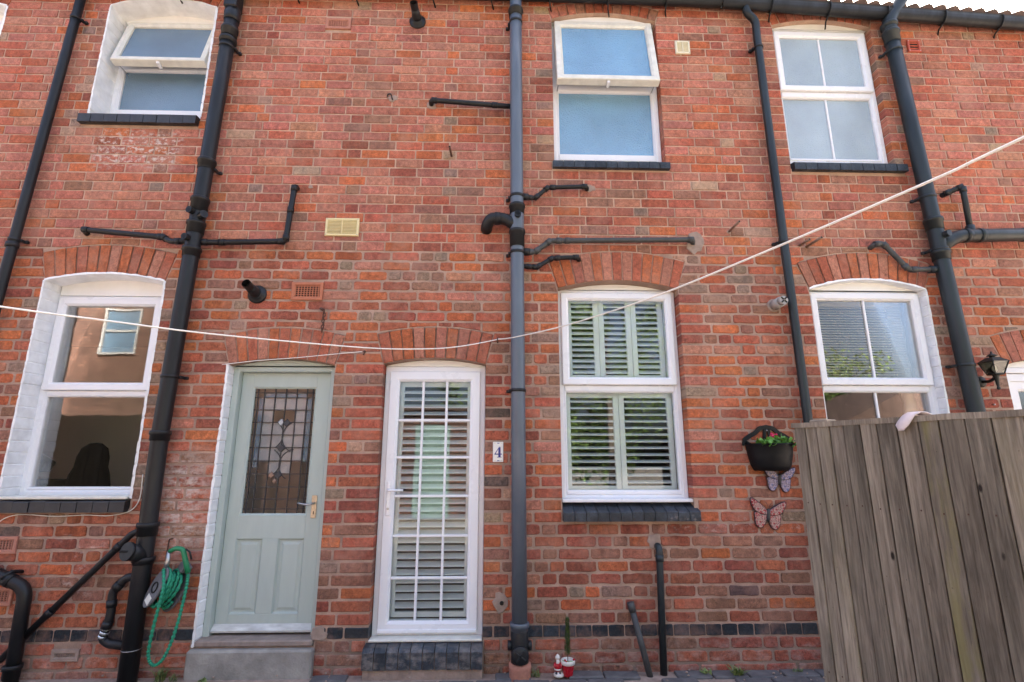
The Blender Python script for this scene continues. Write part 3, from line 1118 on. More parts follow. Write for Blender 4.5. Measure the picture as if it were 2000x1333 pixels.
def window(hs, o, d, low, sash, top, fr_mat, glass_lo, glass_up, bars=0, open_ang=None, hinge=None, sx=(.03, .03), fx=(.002, .002), bead_low=.058, ttop=None):
    """low = (z0, z1) of the lower pane; sash = (z0, z1, rail) of the upper light; top = top of the outer frame"""
    x0, x1 = o.x0 + fx[0], o.x1 - fx[1]
    zb = o.zb + .004
    mb = MB().frame(x0, x1, zb, top, upvc_prof(.05, d))
    # transom and lower glazing bead
    mb.box(x0 + .049, x1 - .049, d + .001, d + .068, low[1] + .012, (ttop or sash[0] - .002), .003)
    mb.frame(x0 + bead_low - .012, x1 - bead_low + .012, low[0] - .012, low[1] + .012, [(0, d + .06), (0, d + .003), (.003, d + .003), (.012, d + .014), (.012, d + .055)])
    if low[0] - .012 > zb + .05:
        mb.box(x0 + .049, x1 - .049, d + .002, d + .068, zb + .049, low[0] - .008, .003)
    win = put('window', mb, fr_mat, hs)
    pane(win, x0 + bead_low, x1 - bead_low, low[0], low[1], d + .03, glass_lo)
    bx0, bx1 = o.x0 + sx[0], o.x1 - sx[1]
    sm = MB()
    rl = sash[2]
    h_ = sash[1] - sash[0]
    sm.frame(bx0, bx1, sash[0], sash[1], [(0, d + .045), (0, d - .018), (.006, d - .024), (rl - .016, d - .024), (rl, d - .010), (rl, d + .045), (0.0, d + .045)])
    gl = MB().box(bx0 + rl - .004, bx1 - rl + .004, d + .004, d + .010, sash[0] + rl - .004, sash[1] - rl + .004)
    bm_ = []
    for i in range(bars):
        xx = bx0 + (bx1 - bx0) * (i + 1) / (bars + 1)
        bm_.append(MB().box(xx - .009, xx + .009, d - .004, d + .016, sash[0] + rl - .002, sash[1] - rl + .002, .003))
    if open_ang:
        hz, hy = hinge
        Mx = Matrix.Translation((0, hy, hz)) @ Matrix.Rotation(R(-open_ang), 4, 'X') @ Matrix.Translation((0, -(d - .0), -sash[1]))
        sm.xform(Mx); gl.xform(Mx)
    so = put('sash', sm, M['upvc_dirty'] if open_ang else fr_mat, win)
    put('pane', gl, glass_up, win)
    for b in bm_: put('glazing_bar', b, fr_mat, win)
    for i in range(bars):
        xx = x0 + (x1 - x0) * (i + 1) / (bars + 1)
        put('glazing_bar', MB().box(xx - .009, xx + .009, d + .020, d + .040, low[0] - .002, low[1] + .002, .003), fr_mat, win)
    if open_ang:
        # catch on the lower edge, stays at the sides
        c = MB().box((bx0 + bx1) / 2 - .012, (bx0 + bx1) / 2 + .012, d - .01, d + .05, sash[0] - .022, sash[0] + .001, .003)
        c.xform(Mx)
        put('catch', c, M['chrome_white'], win)
        for xx in (bx0 + .02, bx1 - .026):
            p0 = Mx @ Vector((xx, d + .03, sash[0] + .02)); p1 = Vector((xx, d + .03, sash[0] + .03))
            put('stay', MB().tube([p0, p1], .004, 6), M['steel'], win)
    return win


def shutter(hs, x0, x1, z0, z1, y, n_pan, n_slat, stile=.042, rail=.045, tilt=12, label=None):
    root = None
    W = (x1 - x0) / n_pan
    for i in range(n_pan):
        a, b = x0 + W * i + .0015, x0 + W * (i + 1) - .0015
        mb = MB().frame(a, b, z0, z1, [(0, y + .026), (0, y + .002), (.002, y), (stile - .003, y), (stile, y + .003), (stile, y + .026)])
        sh = put('shutter', mb, M['shutter'], hs)
        span = (z1 - z0 - 2 * rail)
        m0 = None
        for k in range(n_slat):
            zz = z0 + rail + span * (k + .5) / n_slat
            if m0 is None:
                s = MB().box(a + stile - .002, b - stile + .002, y - .020, y + .044, zz - .0045, zz + .0045, .003)
                s.xform(Matrix.Translation((0, y + .012, zz)) @ Matrix.Rotation(R(tilt), 4, 'X') @ Matrix.Translation((0, -y - .012, -zz)))
                ob = put('slat', s, M['shutter'], sh, ((a + b) / 2, y + .012, zz)); m0 = ob.data
            else:
                ob = bpy.data.objects.new('slat', m0); COL.objects.link(ob); ob.parent = sh
                ob.location = Vector(((a + b) / 2, y + .012, zz)) - WL[sh.name]
                ob.rotation_euler = (rnd.uniform(-.02, .02), 0, 0)


hl, hm, hr = house['left'], house['mid'], house['right']
BLUE = (.040, .050, .064)
# upper left bathroom window, top light pushed open
o = O['UL']
painted_reveal(hl, o, True, True, True, .2)
window(hl, o, .19, (4.395, 4.785), (4.73, 5.25, .052), 5.255, M['upvc'], M['frost_dull'], M['frost_dull'], open_ang=14, hinge=(5.252, .165), sx=(.062, .056), ttop=4.85)
arch_fill(hl, o, 5.257, o.x0 + .01, o.x1 - .01, .175, M['board'])
brick_sill(hl, -3.452, -2.495, 4.098, 4.19, 9, .045, .19, .012, (.024, .025, .029), M['black_paint'])
# far left window, only its edge in view
o = O['FL']
painted_reveal(hl, o, True, True, True, .16)
window(hl, o, .15, (4.30, 4.72), (4.78, 5.22, .055), 5.24, M['upvc'], M['frost_dull'], M['frost_dull'])
arch_fill(hl, o, 5.242, o.x0 + .01, o.x1 - .01, .16, M['board'])
brick_sill(hl, -5.30, -4.25, 4.098, 4.19, 10, .045, .15, .012, (.024, .025, .029), M['black_paint'])
# lower left kitchen window
o = O['LL']
painted_reveal(hl, o, True, True, True, .16)
window(hl, o, .15, (1.206, 1.865), (1.912, 2.640, .060), 2.662, M['upvc'], M['pane_soft'], M['pane_soft'], sx=(.028, .082), fx=(.002, .06))
put('trim_board', MB().box(o.x1 - .059, o.x1 - .010, .146, .22, o.zb + .004, 2.662, .003), M['upvc'], hl)
arch_fill(hl, o, 2.665, o.x0 + .012, o.x1 - .012, .145, M['board'])
put('sill_board', MB().box(o.x0 + .02, o.x1 - .012, -.02, .149, 1.130, 1.152, .005), M['upvc_dirty'], hl)
brick_sill(hl, -3.54, -2.57, 1.045, 1.130, 9, .045, .14, .010, (.024, .025, .029), M['black_paint'])
# centre upper window, top light open
o = O['UC']
window(hm, o, .08, (3.960, 4.572), (4.548, 5.275, .062), 5.258, M['upvc'], M['frost_blue'], M['frost_blue'], open_ang=10.5, hinge=(5.268, .055), sx=(.028, .030), fx=(.003, .003), ttop=4.64)
arch_fill(hm, o, 5.26, o.x0 + .006, o.x1 - .006, .045, M['board'])
brick_sill(hm, .450, 1.432, 3.757, 3.843, 11, .04, .085, .022, BLUE, M['blue_brick'])
# centre lower window with louvred shutters
o = O['LC']
window(hm, o, .095, (1.180, 1.906), (1.962, 2.705, .060), 2.732, M['upvc'], M['pane'], M['pane'])
arch_fill(hm, o, 2.735, o.x0 + .006, o.x1 - .006, .10, M['board'])
put('sill_board', MB().box(o.x0 + .004, o.x1 + .004, .02, .094, 1.098, 1.122, .005), M['upvc'], hm)
brick_sill(hm, .472, 1.455, .975, 1.092, 12, .055, .10, .050, BLUE, M['blue_brick'])
shutter(hm, .556, 1.350, 2.012, 2.690, .17, 3, 13, tilt=29)
shutter(hm, .530, 1.376, 1.165, 1.915, .17, 2, 13, tilt=14)
# right upper window
o = O['UR']
window(hr, o, .065, (3.948, 4.545), (4.606, 5.228, .060), 5.248, M['upvc'], M['frost_pale'], M['frost_pale'], bars=1)
arch_fill(hr, o, 5.25, o.x0 + .006, o.x1 - .006, .045, M['board'])
brick_sill(hr, 2.480, 3.455, 3.768, 3.866, 10, .045, .07, .028, BLUE, M['blue_brick'])
# right lower window with a venetian blind
o = O['LR']
painted_reveal(hr, o, False, True, True, .075)
window(hr, o, .07, (1.180, 1.912), (1.965, 2.715, .060), 2.735, M['upvc'], M['pane_soft'], M['pane_soft'], bars=1)
arch_fill(hr, o, 2.737, o.x0 + .01, o.x1 - .01, .065, M['board'])
put('sill_board', MB().box(o.x0 + .004, o.x1 - .004, .0, .069, 1.098, 1.122, .005), M['upvc'], hr)
brick_sill(hr, 2.46, 3.47, 1.0, 1.095, 12, .05, .10, .04, BLUE, M['blue_brick'])
bl = put('blind', MB().box(2.58, 3.36, .175, .21, 2.64, 2.675, .003), M['blind'], hr)
m0 = None
for k in range(30):
    zz = 2.628 - k * .0215
    if m0 is None:
        s = MB().box(2.585, 3.355, .178, .204, zz - .0011, zz + .0011)
        s.xform(Matrix.Translation((0, .19, zz)) @ Matrix.Rotation(R(38), 4, 'X') @ Matrix.Translation((0, -.19, -zz)))
        ob = put('slat', s, M['blind'], bl, (2.97, .19, zz)); m0 = ob.data
    else:
        ob = bpy.data.objects.new('slat', m0); COL.objects.link(ob); ob.parent = bl
        ob.location = Vector((2.97, .19, zz)) - WL[bl.name]
put('curtain', MB().tube([(3.36 + .012 * math.sin(i * 2.1), .26, 1.15 + i * .1) for i in range(16)], .05, 10), M['wall_in'], hr)

# sage green part-glazed door
o = O['GD']
painted_reveal(hl, o, True, False, False, .085, .014)
fr = MB()
fr.box(o.x0 + .008, o.x0 + .052, .075, .20, .215, 2.07, .005)
fr.box(o.x1 - .050, o.x1 - .004, .075, .20, .215, 2.07, .005)
fr.box(o.x0 + .008, o.x1 - .004, .078, .20, 2.052, 2.092, .005)
put('door_frame', fr, M['sage'], hl)
arch_fill(hl, o, 2.093, o.x0 + .008, o.x1 - .004, .072, M['sage'])
ds = MB()
dx0, dx1, dz0, dz1, dy = o.x0 + .054, o.x1 - .052, .232, 2.050, .130
gx0, gx1, gz0, gz1 = -1.864, -1.382, 1.006, 1.942
for bx in ((dx0, gx0, dz0, dz1), (gx1, dx1, dz0, dz1), (gx0, gx1, gz1, dz1), (gx0, gx1, .845, gz0), (gx0, gx1, dz0, .350), (-1.680, -1.566, .350, .845)):
    ds.box(bx[0], bx[1], dy, dy + .044, bx[2], bx[3], .002)
door = put('door', ds, M['sage'], hl)
for a, b in ((gx0, -1.680), (-1.566, gx1)):
    p = MB().box(a - .005, b + .005, dy + .016, dy + .03, .345, .85)
    p.frame(a, b, .350, .845, [(0, dy), (0, dy + .001), (.010, dy + .013), (.010, dy + .0161)])
    p.frame(a + .022, b - .022, .372, .823, [(0, dy + .0161), (.018, dy + .008), (.0181, dy + .008)])
    p.box(a + .040, b - .040, dy + .008, dy + .017, .390, .805)
    put('panel', p, M['sage'], door)
put('glazing_bead', MB().frame(gx0, gx1, gz0, gz1, [(0, dy + .002), (0, dy + .001), (.012, dy + .010), (.012, dy + .03)]), M['sage'], door)
put('pane', MB().box(gx0 + .008, gx1 - .008, dy + .020, dy + .026, gz0 + .008, gz1 - .008), M['pane_lead'], door)
lead = MB()
gw = gx1 - gx0; gh = gz1 - gz0
def lx(u): return gx0 + gw * u
def lz(v): return gz1 - gh * v
LY = dy + .016
vl = [.07, .17, .34, .51, .68, .84, .93]
for u in vl: lead.box(lx(u) - .003, lx(u) + .003, LY, LY + .012, gz0 + .01, gz1 - .01)
for v in [.045, .085, .185, .285, .385, .485, .59, .69, .79, .88, .955]: lead.box(gx0 + .01, gx1 - .01, LY, LY + .012, lz(v) - .003, lz(v) + .003)
def arc(cx, cz, r, a0, a1):
    lead.tube([(cx + r * math.cos(R(a0 + (a1 - a0) * i / 14)), LY + .004, cz + r * math.sin(R(a0 + (a1 - a0) * i / 14))) for i in range(15)], .0038, 6)
arc(lx(.28), lz(.385), .115, -55, 55); arc(lx(.76), lz(.40), .120, 120, 245); arc(lx(.74), lz(.62), .115, 100, 240); arc(lx(.30), lz(.60), .105, -60, 60)
put('lead_came', lead, M['lead'], door)
for cx, cz, s_, mt in ((.51, .49, .032, 'lead'), (.56, .29, .030, 'lead'), (.47, .285, .026, 'quarry'), (.50, .70, .030, 'lead'), (.40, .70, .026, 'copper'), (.455, .745, .02, 'copper')):
    X, Z = lx(cx), lz(cz)
    put('glass_jewel', MB().prism([(X - s_, Z), (X, Z - s_ * 1.1), (X + s_, Z), (X, Z + s_ * 1.1)], LY - .002, LY + .010, .006), M[mt], door)
for u0, u1, v0, v1 in ((.09, .165, .09, .64), (.85, .925, .09, .60), (.17, .84, .05, .082)):
    put('obscure_strip', MB().box(lx(u0), lx(u1), dy + .028, dy + .032, lz(v1), lz(v0)), M['frost_dull'], door)
for i, (u0, u1) in enumerate(((.175, .335), (.345, .505), (.515, .675), (.685, .835))):
    for k, (v0, v1) in enumerate(((.09, .18), (.19, .28), (.29, .38), (.39, .48), (.49, .585), (.595, .685))):
        if (k == 1 and i in (1, 2)) or (k == 5 and i in (0, 3)): continue
        put('glass_quarry', MB().box(lx(u0), lx(u1), dy + .027, dy + .0305, lz(v1), lz(v0)), M['quarry'], door)
wb = MB()
wb.add([(dx0, dy - .001, .290), (dx1, dy - .001, .290), (dx1, dy - .040, .256), (dx0, dy - .040, .256), (dx0, dy - .001, .240), (dx1, dy - .001, .240), (dx1, dy - .036, .243), (dx0, dy - .036, .243)],
       [(0, 3, 2, 1), (3, 7, 6, 2), (7, 4, 5, 6), (0, 4, 7, 3), (1, 2, 6, 5)])
put('weather_bar', wb, M['sage_worn'], door)
hx = -1.330
hp = put('handle_plate', MB().box(hx - .020, hx + .020, dy - .006, dy - .0005, .985, 1.145, .003), M['gold'], door)
hd = MB().tube(bend([(hx, dy - .006, 1.088), (hx, dy - .045, 1.088), (hx - .05, dy - .048, 1.082), (hx - .105, dy - .042, 1.096)], .02), .0075, 8)
put('handle', hd, M['steel'], door)
put('keyhole', MB().box(hx - .003, hx + .003, dy - .0075, dy - .0055, 1.012, 1.034), M['hole'], door)
put('threshold', MB().box(o.x0 + .006, o.x1 - .004, -.012, .20, .187, .226, .008), M['stone'], hl)
put('doorstep', MB().box(-2.025, -1.207, -.05, .02, -.05, .178, .012), M['concrete'], hl)

# white glazed door of number 4
o = O['WD']
d = .085
fr = MB()
fr.frame(o.x0 + .003, o.x1 - .003, .206, 2.098, [(0, d + .07), (0, d + .004), (.004, d), (.040, d), (.046, d + .010), (.046, d + .07)])
put('door_frame', fr, M['upvc'], hm)
arch_fill(hm, o, 2.10, o.x0 + .006, o.x1 - .006, d + .004, M['board'])
put('threshold', MB().box(o.x0 + .004, o.x1 - .004, -.01, .084, .206, .222, .004), M['upvc_dirty'], hm)
lx0, lx1, lz0, lz1 = o.x0 + .040, o.x1 - .040, .236, 2.058
pw = .076
ds = MB().frame(lx0, lx1, lz0, lz1, [(0, d + .05), (0, d - .012), (.005, d - .018), (pw - .018, d - .018), (pw, d - .006), (pw, d + .05)])
ds.box(lx0 + .002, lx1 - .002, d - .030, d - .0175, lz0 + .004, lz0 + .028, .004)
door2 = put('door', ds, M['upvc'], hm)
gx0, gx1, gz0, gz1 = lx0 + pw, lx1 - pw, lz0 + pw, lz1 - pw
put('pane', MB().box(gx0 - .004, gx1 + .004, d + .012, d + .018, gz0 - .004, gz1 + .004), M['pane'], door2)
for u in (1 / 3, 2 / 3):
    x = gx0 + (gx1 - gx0) * u
    put('glazing_bar', MB().box(x - .009, x + .009, d - .002, d + .020, gz0 - .002, gz1 + .002, .003), M['upvc'], door2)
for z in (1.689, 1.416, 1.141, .867, .586):
    put('glazing_bar', MB().box(gx0 - .002, gx1 + .002, d - .003, d + .0195, z - .009, z + .009, .003), M['upvc'], door2)
hx = lx0 + .036
put('handle_plate', MB().box(hx - .015, hx + .015, d - .026, d - .0175, 1.005, 1.245, .004), M['chrome_white'], door2)
put('handle', MB().tube(bend([(hx, d - .026, 1.185), (hx, d - .062, 1.185), (hx + .11, d - .062, 1.185)], .015), .0085, 8), M['chrome_white'], door2)
put('keyhole', MB().lathe((hx, d - .0265, 1.055), [(.009, 0), (.009, -.003)], 10, 'y'), M['steel'], door2)
shutter(hm, gx0 - .012, gx1 + .012, gz0 + .005, gz1 + .004, d + .06, 1, 29, stile=.036, rail=.05, tilt=24)
st = MB().box(-.862, -.084, -.085, .08, -.05, .165)
step = put('doorstep', st, M['cement'], hm)
for i in range(10):
    wd = (.866 - .078) / 10
    a = -.870 + wd * i + .0025; b = a + wd - .005
    t = rnd.uniform(-.003, .003)
    V = [(x, y, z) for x in (a, b) for y, z in ((-.10 + t, .070), (-.10 + t, .172), (-.078 + t, .196), (.03, .2035), (.03, .070))]
    mb = MB(); mb.add(V, [(0, 1, 2, 3, 4), (9, 8, 7, 6, 5)] + [(j, j + 5, (j + 1) % 5 + 5, (j + 1) % 5) for j in range(5)])
    ob = put('brick', mb, M['blue_brick'], step)
    f = rnd.uniform(.75, 1.25)
    ob.color = (BLUE[0] * f, BLUE[1] * f, BLUE[2] * f, rnd.random())
# far right white door beside the lantern
o = O['FR']
fr = MB().frame(o.x0 + .004, o.x1 - .004, .206, 2.06, [(0, .15), (0, .055), (.004, .05), (.058, .05), (.066, .06), (.066, .15)])
put('door_frame', fr, M['upvc'], hr)
put('trim_board', MB().box(o.x0 + .004, o.x1 - .004, .035, .12, 2.063, 2.105, .004), M['upvc'], hr)
arch_fill(hr, o, 2.107, o.x0 + .006, o.x1 - .006, .045, M['board'])
dd = put('door', MB().frame(o.x0 + .062, o.x1 - .062, .22, 2.0, upvc_prof(.075, .06, .04)), M['upvc'], hr)
pane(dd, o.x0 + .135, o.x1 - .135, .29, 1.925, .085, M['pane_soft'])
put('doorstep', MB().box(3.94, 4.79, -.06, .1, -.05, .2, .01), M['concrete'], hr)


# ------------------------------------------------------------------ air bricks set into the walls
def air_brick(hs, x0, x1, z0, z1, nx, nz, mat):
    mb = MB().frame(x0, x1, z0, z1, [(0, .005), (0, -.011), (.003, -.014), (.020, -.014), (.026, -.006), (.026, .004)])
    a, b, c, d_ = x0 + .026, x1 - .026, z0 + .026, z1 - .026
    bw = (b - a) / (nx * 2 + 1); bh = (d_ - c) / (nz * 2 + 1)
    for i in range(nx + 1): mb.box(a + bw * 2 * i, a + bw * (2 * i + .5), -.008, .003, c, d_)
    for k in range(nz + 1): mb.box(a, b, -.0075, .0028, c + bh * 2 * k, c + bh * (2 * k + .5))
    ab = put('air_brick', mb, mat, hs)
    put('dark_backing', MB().box(a, b, .0032, .0046, c, d_), M['hole'], ab)  # solid dark sheet; the shade inside the holes is put into its colour


air_brick(hl, -1.530, -1.308, 5.088, 5.200, 8, 5, M['terra_pink'])
air_brick(hl, -1.592, -1.352, 2.598, 2.742, 8, 5, M['terracotta'])
air_brick(hl, -3.500, -3.275, .775, .888, 8, 5, M['terra_pink'])
air_brick(hl, -3.460, -3.235, .448, .566, 8, 5, M['terra_pink'])
air_brick(hl, -2.912, -2.735, .112, .184, 8, 2, M['cement'])


# ------------------------------------------------------------------ gutters and drain pipes
def gutter(hs, x0, x1, z0, z1):
    """half-round gutter from (x0,z0) to (x1,z1), z = underside"""
    mb = MB()
    n = 10
    r = .056; yc = -.085
    for x, z in ((x0, z0), (x1, z1)):
        for rr in (r, r - .004):
            for k in range(n + 1):
                a = math.pi * (1 + k / n)
                mb.v.append((x, yc + rr * math.cos(a), z + r * 1.55 + rr * math.sin(a) * 1.55))
            # straight lips
    m = n + 1
    for k in range(n):
        mb.f.append((k, k + 1, 2 * m + k + 1, 2 * m + k)); mb.sm.append(True)
        mb.f.append((m + k, 3 * m + k, 3 * m + k + 1, m + k + 1)); mb.sm.append(True)
    for k in (0, n):
        mb.f.append((k, m + k, 3 * m + k, 2 * m + k)); mb.sm.append(False)
    mb.f.append(tuple(range(m)) + tuple(range(2 * m - 1, m - 1, -1))); mb.sm.append(False)
    mb.f.append(tuple(range(2 * m, 3 * m)) + tuple(range(4 * m - 1, 3 * m - 1, -1))); mb.sm.append(False)
    g = put('gutter', mb, M['black'], hs)
    L = x1 - x0
    k = x0 + .45
    while k < x1 - .1:
        z = z0 + (z1 - z0) * (k - x0) / L
        b = MB().tube([(k + .02, .02, z - .05), (k, -.03, z - .012), (k - .01, -.085, z - .004)], .007, 6)
        b.tube([(k - .01, yc + (r + .003) * math.cos(math.pi * (1 + i / 8)), z + r * 1.55 + (r + .003) * 1.55 * math.sin(math.pi * (1 + i / 8))) for i in range(9)], .005, 6)
        put('gutter_bracket', b, M['black'], g)
        k += .52
    return g


gutter(hl, -6.4, -1.045, 5.395, 5.39)
gutter(hm, -1.035, 1.98, 5.39, 5.345)
gutter(hr, 1.99, 6.4, 5.340, 5.340 - .057 * 4.4)

YS = -.085


def collar(parent, x, y, z0, z1, r, mat, ridges=True, name='coupling'):
    pr = [(r * .98, z0), (r + .008, z0), (r + .008, z1), (r * .98, z1)]
    if ridges:
        pr = [(r * .98, z0), (r + .006, z0), (r + .006, z1 - .030), (r + .013, z1 - .028), (r + .013, z1 - .006), (r + .009, z1), (r * .98, z1)]
    return put(name, MB().lathe((x, y, 0), pr, 24), mat, parent)


def wall_clip(parent, x, z, r, mat, side=-1, y=YS):
    mb = MB().lathe((x, y, 0), [(r * .98, z - .011), (r + .005, z - .011), (r + .005, z + .011), (r * .98, z + .011)], 24)
    mb.box(x + side * (r + .004), x + side * (r + .034), -.030, -.004, z - .011, z + .011, .003)
    mb.box(x + side * (r - .005), x + side * (r + .018), y + .005, -.018, z - .010, z + .010, .003)
    return put('wall_clip', mb, mat, parent)


def port(parent, p, dirv, r, ln, mat, name='boss_port'):
    p = Vector(p); d_ = Vector(dirv).normalized()
    q = p + d_ * ln
    mb = MB().tube([p, q - d_ * .001, q], lambda t: r, 16, caps=False)
    mb.tube([q, q - d_ * .02], r * .78, 16, caps=False)
    n = 16
    a0 = len(mb.v) - 2 * n
    for k in range(n): mb.f.append((2 * n + k, 2 * n + (k + 1) % n, a0 + (k + 1) % n, a0 + k)); mb.sm.append(False)
    o_ = put(name, mb, mat, parent)
    put('dark_bore_disc', MB().tube([q - d_ * .021, q - d_ * .018], r * .8, 16), M['hole'], o_)
    return o_


def waste(parent, pts, r, mat, joints=(), end_wall=True, name='waste_pipe', rad=.03):
    path = bend(pts, rad, 6)
    o_ = put(name, MB().tube(path, r, 14), mat, parent)
    for k, t in enumerate(joints):
        i, f = int(t), t - int(t)
        a, b = Vector(pts[i]), Vector(pts[i + 1])
        c = a.lerp(b, f); d_ = (b - a).normalized()
        put('pipe_socket', MB().tube([c - d_ * .022, c + d_ * .022], r + .0045, 14), mat, o_)
    return o_


# left soil stack ------------------------------------------------------
def sx(z): return -2.296 - .022 * (5.2 - z) if z > 1.6 else -2.375 + .016 * (1.6 - z)
S2 = thing('soil_stack', 'black soil stack with two waste arms and a square hopper, left of the sage door', 'drain pipe', (sx(0), YS, 0), 'soil stacks')
pth = [(sx(z), YS, z) for z in (-.05, .8, 1.6, 2.5, 3.4, 4.3, 5.1)]
put('pipe', MB().tube(pth, .0555, 24), M['black'], S2)
put('hopper', MB().lathe((sx(5.1), YS, 0), [(.060, 5.06), (.062, 5.10), (.066, 5.14), (.060, 5.15), (.060, 5.18)], 24), M['black'], S2)
put('outlet_spout', MB().box(sx(5.2) - .058, sx(5.2) + .050, -.15, -.03, 5.17, 5.36, .01), M['black'], S2)
for z0, z1 in ((4.90, 4.99), (4.84, 4.885), (3.66, 3.735), (3.28, 3.40), (3.10, 3.20), (2.91, 2.985), (1.53, 1.60), (.90, .985), (.72, .765)):
    collar(S2, sx((z0 + z1) / 2), YS, z0, z1, .0555, M['black'])
for z in (4.80, 3.66, 1.985): wall_clip(S2, sx(z), z, .0555, M['black'], 1)
port(S2, (sx(3.26) - .012, YS - .045, 3.265), (-.25, -1, -.05), .026, .045, M['black'])
port(S2, (sx(3.22) + .045, YS - .03, 3.235), (.9, -.7, .1), .030, .05, M['black'])
port(S2, (sx(3.05) - .012, YS - .045, 3.045), (-.25, -1, -.05), .026, .045, M['black'])
waste(S2, [(-3.225, .02, 3.125), (-3.215, -.05, 3.140), (-2.600, -.05, 3.085), (-2.535, -.06, 3.045), (sx(3.04), YS, 3.042)], .0215, M['black'], (1.03, 1.97, 2.1, 3.35))
waste(S2, [(sx(3.03), YS, 3.034), (-2.20, -.05, 3.046), (-1.660, -.05, 3.062), (-1.632, -.05, 3.540), (-1.630, .02, 3.545)], .0215, M['black'], (.5, 1.1, 1.94, 2.06, 2.55, 2.95))
# access branch with round cap near the foot
put('access_tee', MB().tube([(sx(.8), YS, .76), (sx(.8) - .02, YS - .06, .80), (sx(.8) - .035, YS - .10, .815)], .052, 20), M['black'], S2)
cap = put('access_cap', MB().tube([(sx(.8) - .035, YS - .10, .815), (sx(.8) - .042, YS - .118, .819)], .058, 20), M['black'], S2)
put('cap_rib', MB().box(sx(.8) - .085, sx(.8) - .001, YS - .124, YS - .117, .812, .826, .002), M['hole'], cap)
put('back_wire', MB().lathe((sx(.21), YS, 0), [(.0565, .205), (.0585, .207), (.0565, .209)], 24), M['steel'], S2)
waste(S2, [(sx(.64), YS, .645), (-2.47, -.06, .632), (-2.545, -.06, .545), (-2.535, -.06, .400), (-2.565, -.06, .262), (-2.52, -.06, .232), (sx(.23), YS, .222)], .0265, M['black'], (1.6, 2.5, 3.4))
for z, x in ((.30, -2.557), (.325, -2.552), (.355, -2.546), (.275, -2.563)):
    put('foil_band', MB().tube([(x - .003, -.06, z - .007), (x + .003, -.06, z + .007)], .0285, 14), M['tape'], S2)
waste(S2, [(sx(.9), YS + .02, .935), (-2.478, -.05, .915), (-3.20, -.05, .135)], .021, M['black'], (1.12, 1.64, ), name='slanting_waste')

# thin downpipe at the far left -----------------------------------------
P1 = thing('downpipe', 'thin black downpipe left of the open frosted window', 'drain pipe', (-3.76, -.06, 0), 'thin downpipes')
x_ = lambda z: -3.617 - .0405 * (5.28 - z)
put('pipe', MB().tube([(x_(z), -.062, z) for z in (-.02, 1.5, 3.0, 4.5, 5.39)], .034, 18), M['black'], P1)
for z in (5.077, 3.042): wall_clip(P1, x_(z), z, .034, M['black'], 1, -.062)
collar(P1, x_(2.9), -.062, 2.98, 3.02, .034, M['black'], False)

# short bent downpipe at the foot of the left wall -----------------------
P3 = thing('downpipe', 'thick black elbowed pipe running down beside the terracotta air bricks', 'drain pipe', (-3.09, -.06, 0))
put('pipe', MB().tube(bend([(-3.75, -.07, .84), (-3.105, -.07, .575), (-3.085, -.07, -.02)], .07, 8), .040, 18), M['black'], P3)
put('bracket', MB().tube([(-3.20, .01, .66), (-3.22, -.07, .675), (-3.245, -.115, .64)], .012, 8), M['black'], P3)
collar(P3, -3.092, -.07, .04, .12, .040, M['black'])
put('elbow_socket', MB().tube([(-3.24, -.07, .630), (-3.20, -.07, .614)], .0445, 18), M['black'], P3)

# grey centre stack ------------------------------------------------------
def cx(z): return .143 + .019 * (5.2 - z) / 5.2
S4 = thing('soil_stack', 'slate grey soil stack standing between the number plate and the shuttered window', 'drain pipe', (cx(0), YS, 0), 'soil stacks')
put('pipe', MB().tube([(cx(z), YS, z) for z in (.30, 1.5, 3.0, 4.5, 5.45)], .052, 24), M['slate_pipe'], S4)
for z0, z1 in ((5.18, 5.26), (3.30, 3.385), (3.02, 3.165)): collar(S4, cx(z0), YS, z0, z1, .052, M['black'])
put('branch_body', MB().lathe((cx(3.2), YS, 0), [(.0525, 3.16), (.0545, 3.17), (.0545, 3.30), (.0525, 3.31)], 24), M['slate_pipe'], S4)
for z in (5.12, 3.455, 2.975, 1.895): wall_clip(S4, cx(z), z, .052, M['black'], -1)
port(S4, (cx(3.27) + .004, YS - .045, 3.272), (0, -1, -.02), .026, .036, M['black'])
waste(S4, [(cx(3.2) - .01, YS, 3.20), (.06, YS, 3.262), (-.06, YS - .005, 3.262), (-.092, -.04, 3.215), (-.095, .02, 3.205)], .046, M['black'], (1.55,), name='toilet_bend', rad=.09)
waste(S4, [(cx(3.46), YS, 3.462), (.295, -.05, 3.462), (.405, -.05, 3.560), (.722, -.05, 3.574), (.735, .02, 3.572)], .0175, M['black'], (.72, 1.12, 1.9, 2.12, 2.94))
put('boss_socket', MB().tube([(cx(3.46) + .045, YS + .01, 3.462), (cx(3.46) + .092, YS + .018, 3.462)], .028, 16), M['black'], S4)
waste(S4, [(cx(2.99), YS, 2.988), (.290, -.05, 2.996), (.415, -.05, 3.094), (1.562, -.05, 3.118), (1.585, .02, 3.105)], .0205, M['grey_waste'], (.72, 1.14, 1.9, 2.06, 2.12, 2.985))
put('boss_socket', MB().tube([(cx(2.99) + .045, YS + .01, 2.988), (cx(2.99) + .095, YS + .018, 2.990)], .030, 16), M['black'], S4)
waste(S4, [(cx(2.87), YS, 2.868), (.305, -.05, 2.870), (.430, -.05, 2.948), (.630, -.05, 2.957), (.648, .01, 2.950)], .0175, M['black'], (.6, .92, 1.1, 1.9, 2.2, 2.93))
waste(S4, [(-.575, .02, 4.343), (-.573, -.05, 4.356), (cx(4.28), YS + .01, 4.287)], .0205, M['black'], (1.04, 1.75))
collar(S4, cx(.32), YS, .295, .345, .052, M['slate_pipe'])
put('access_body', MB().lathe((cx(.2), YS, 0), [(.054, .098), (.058, .11), (.058, .29), (.054, .30)], 24), M['black'], S4)
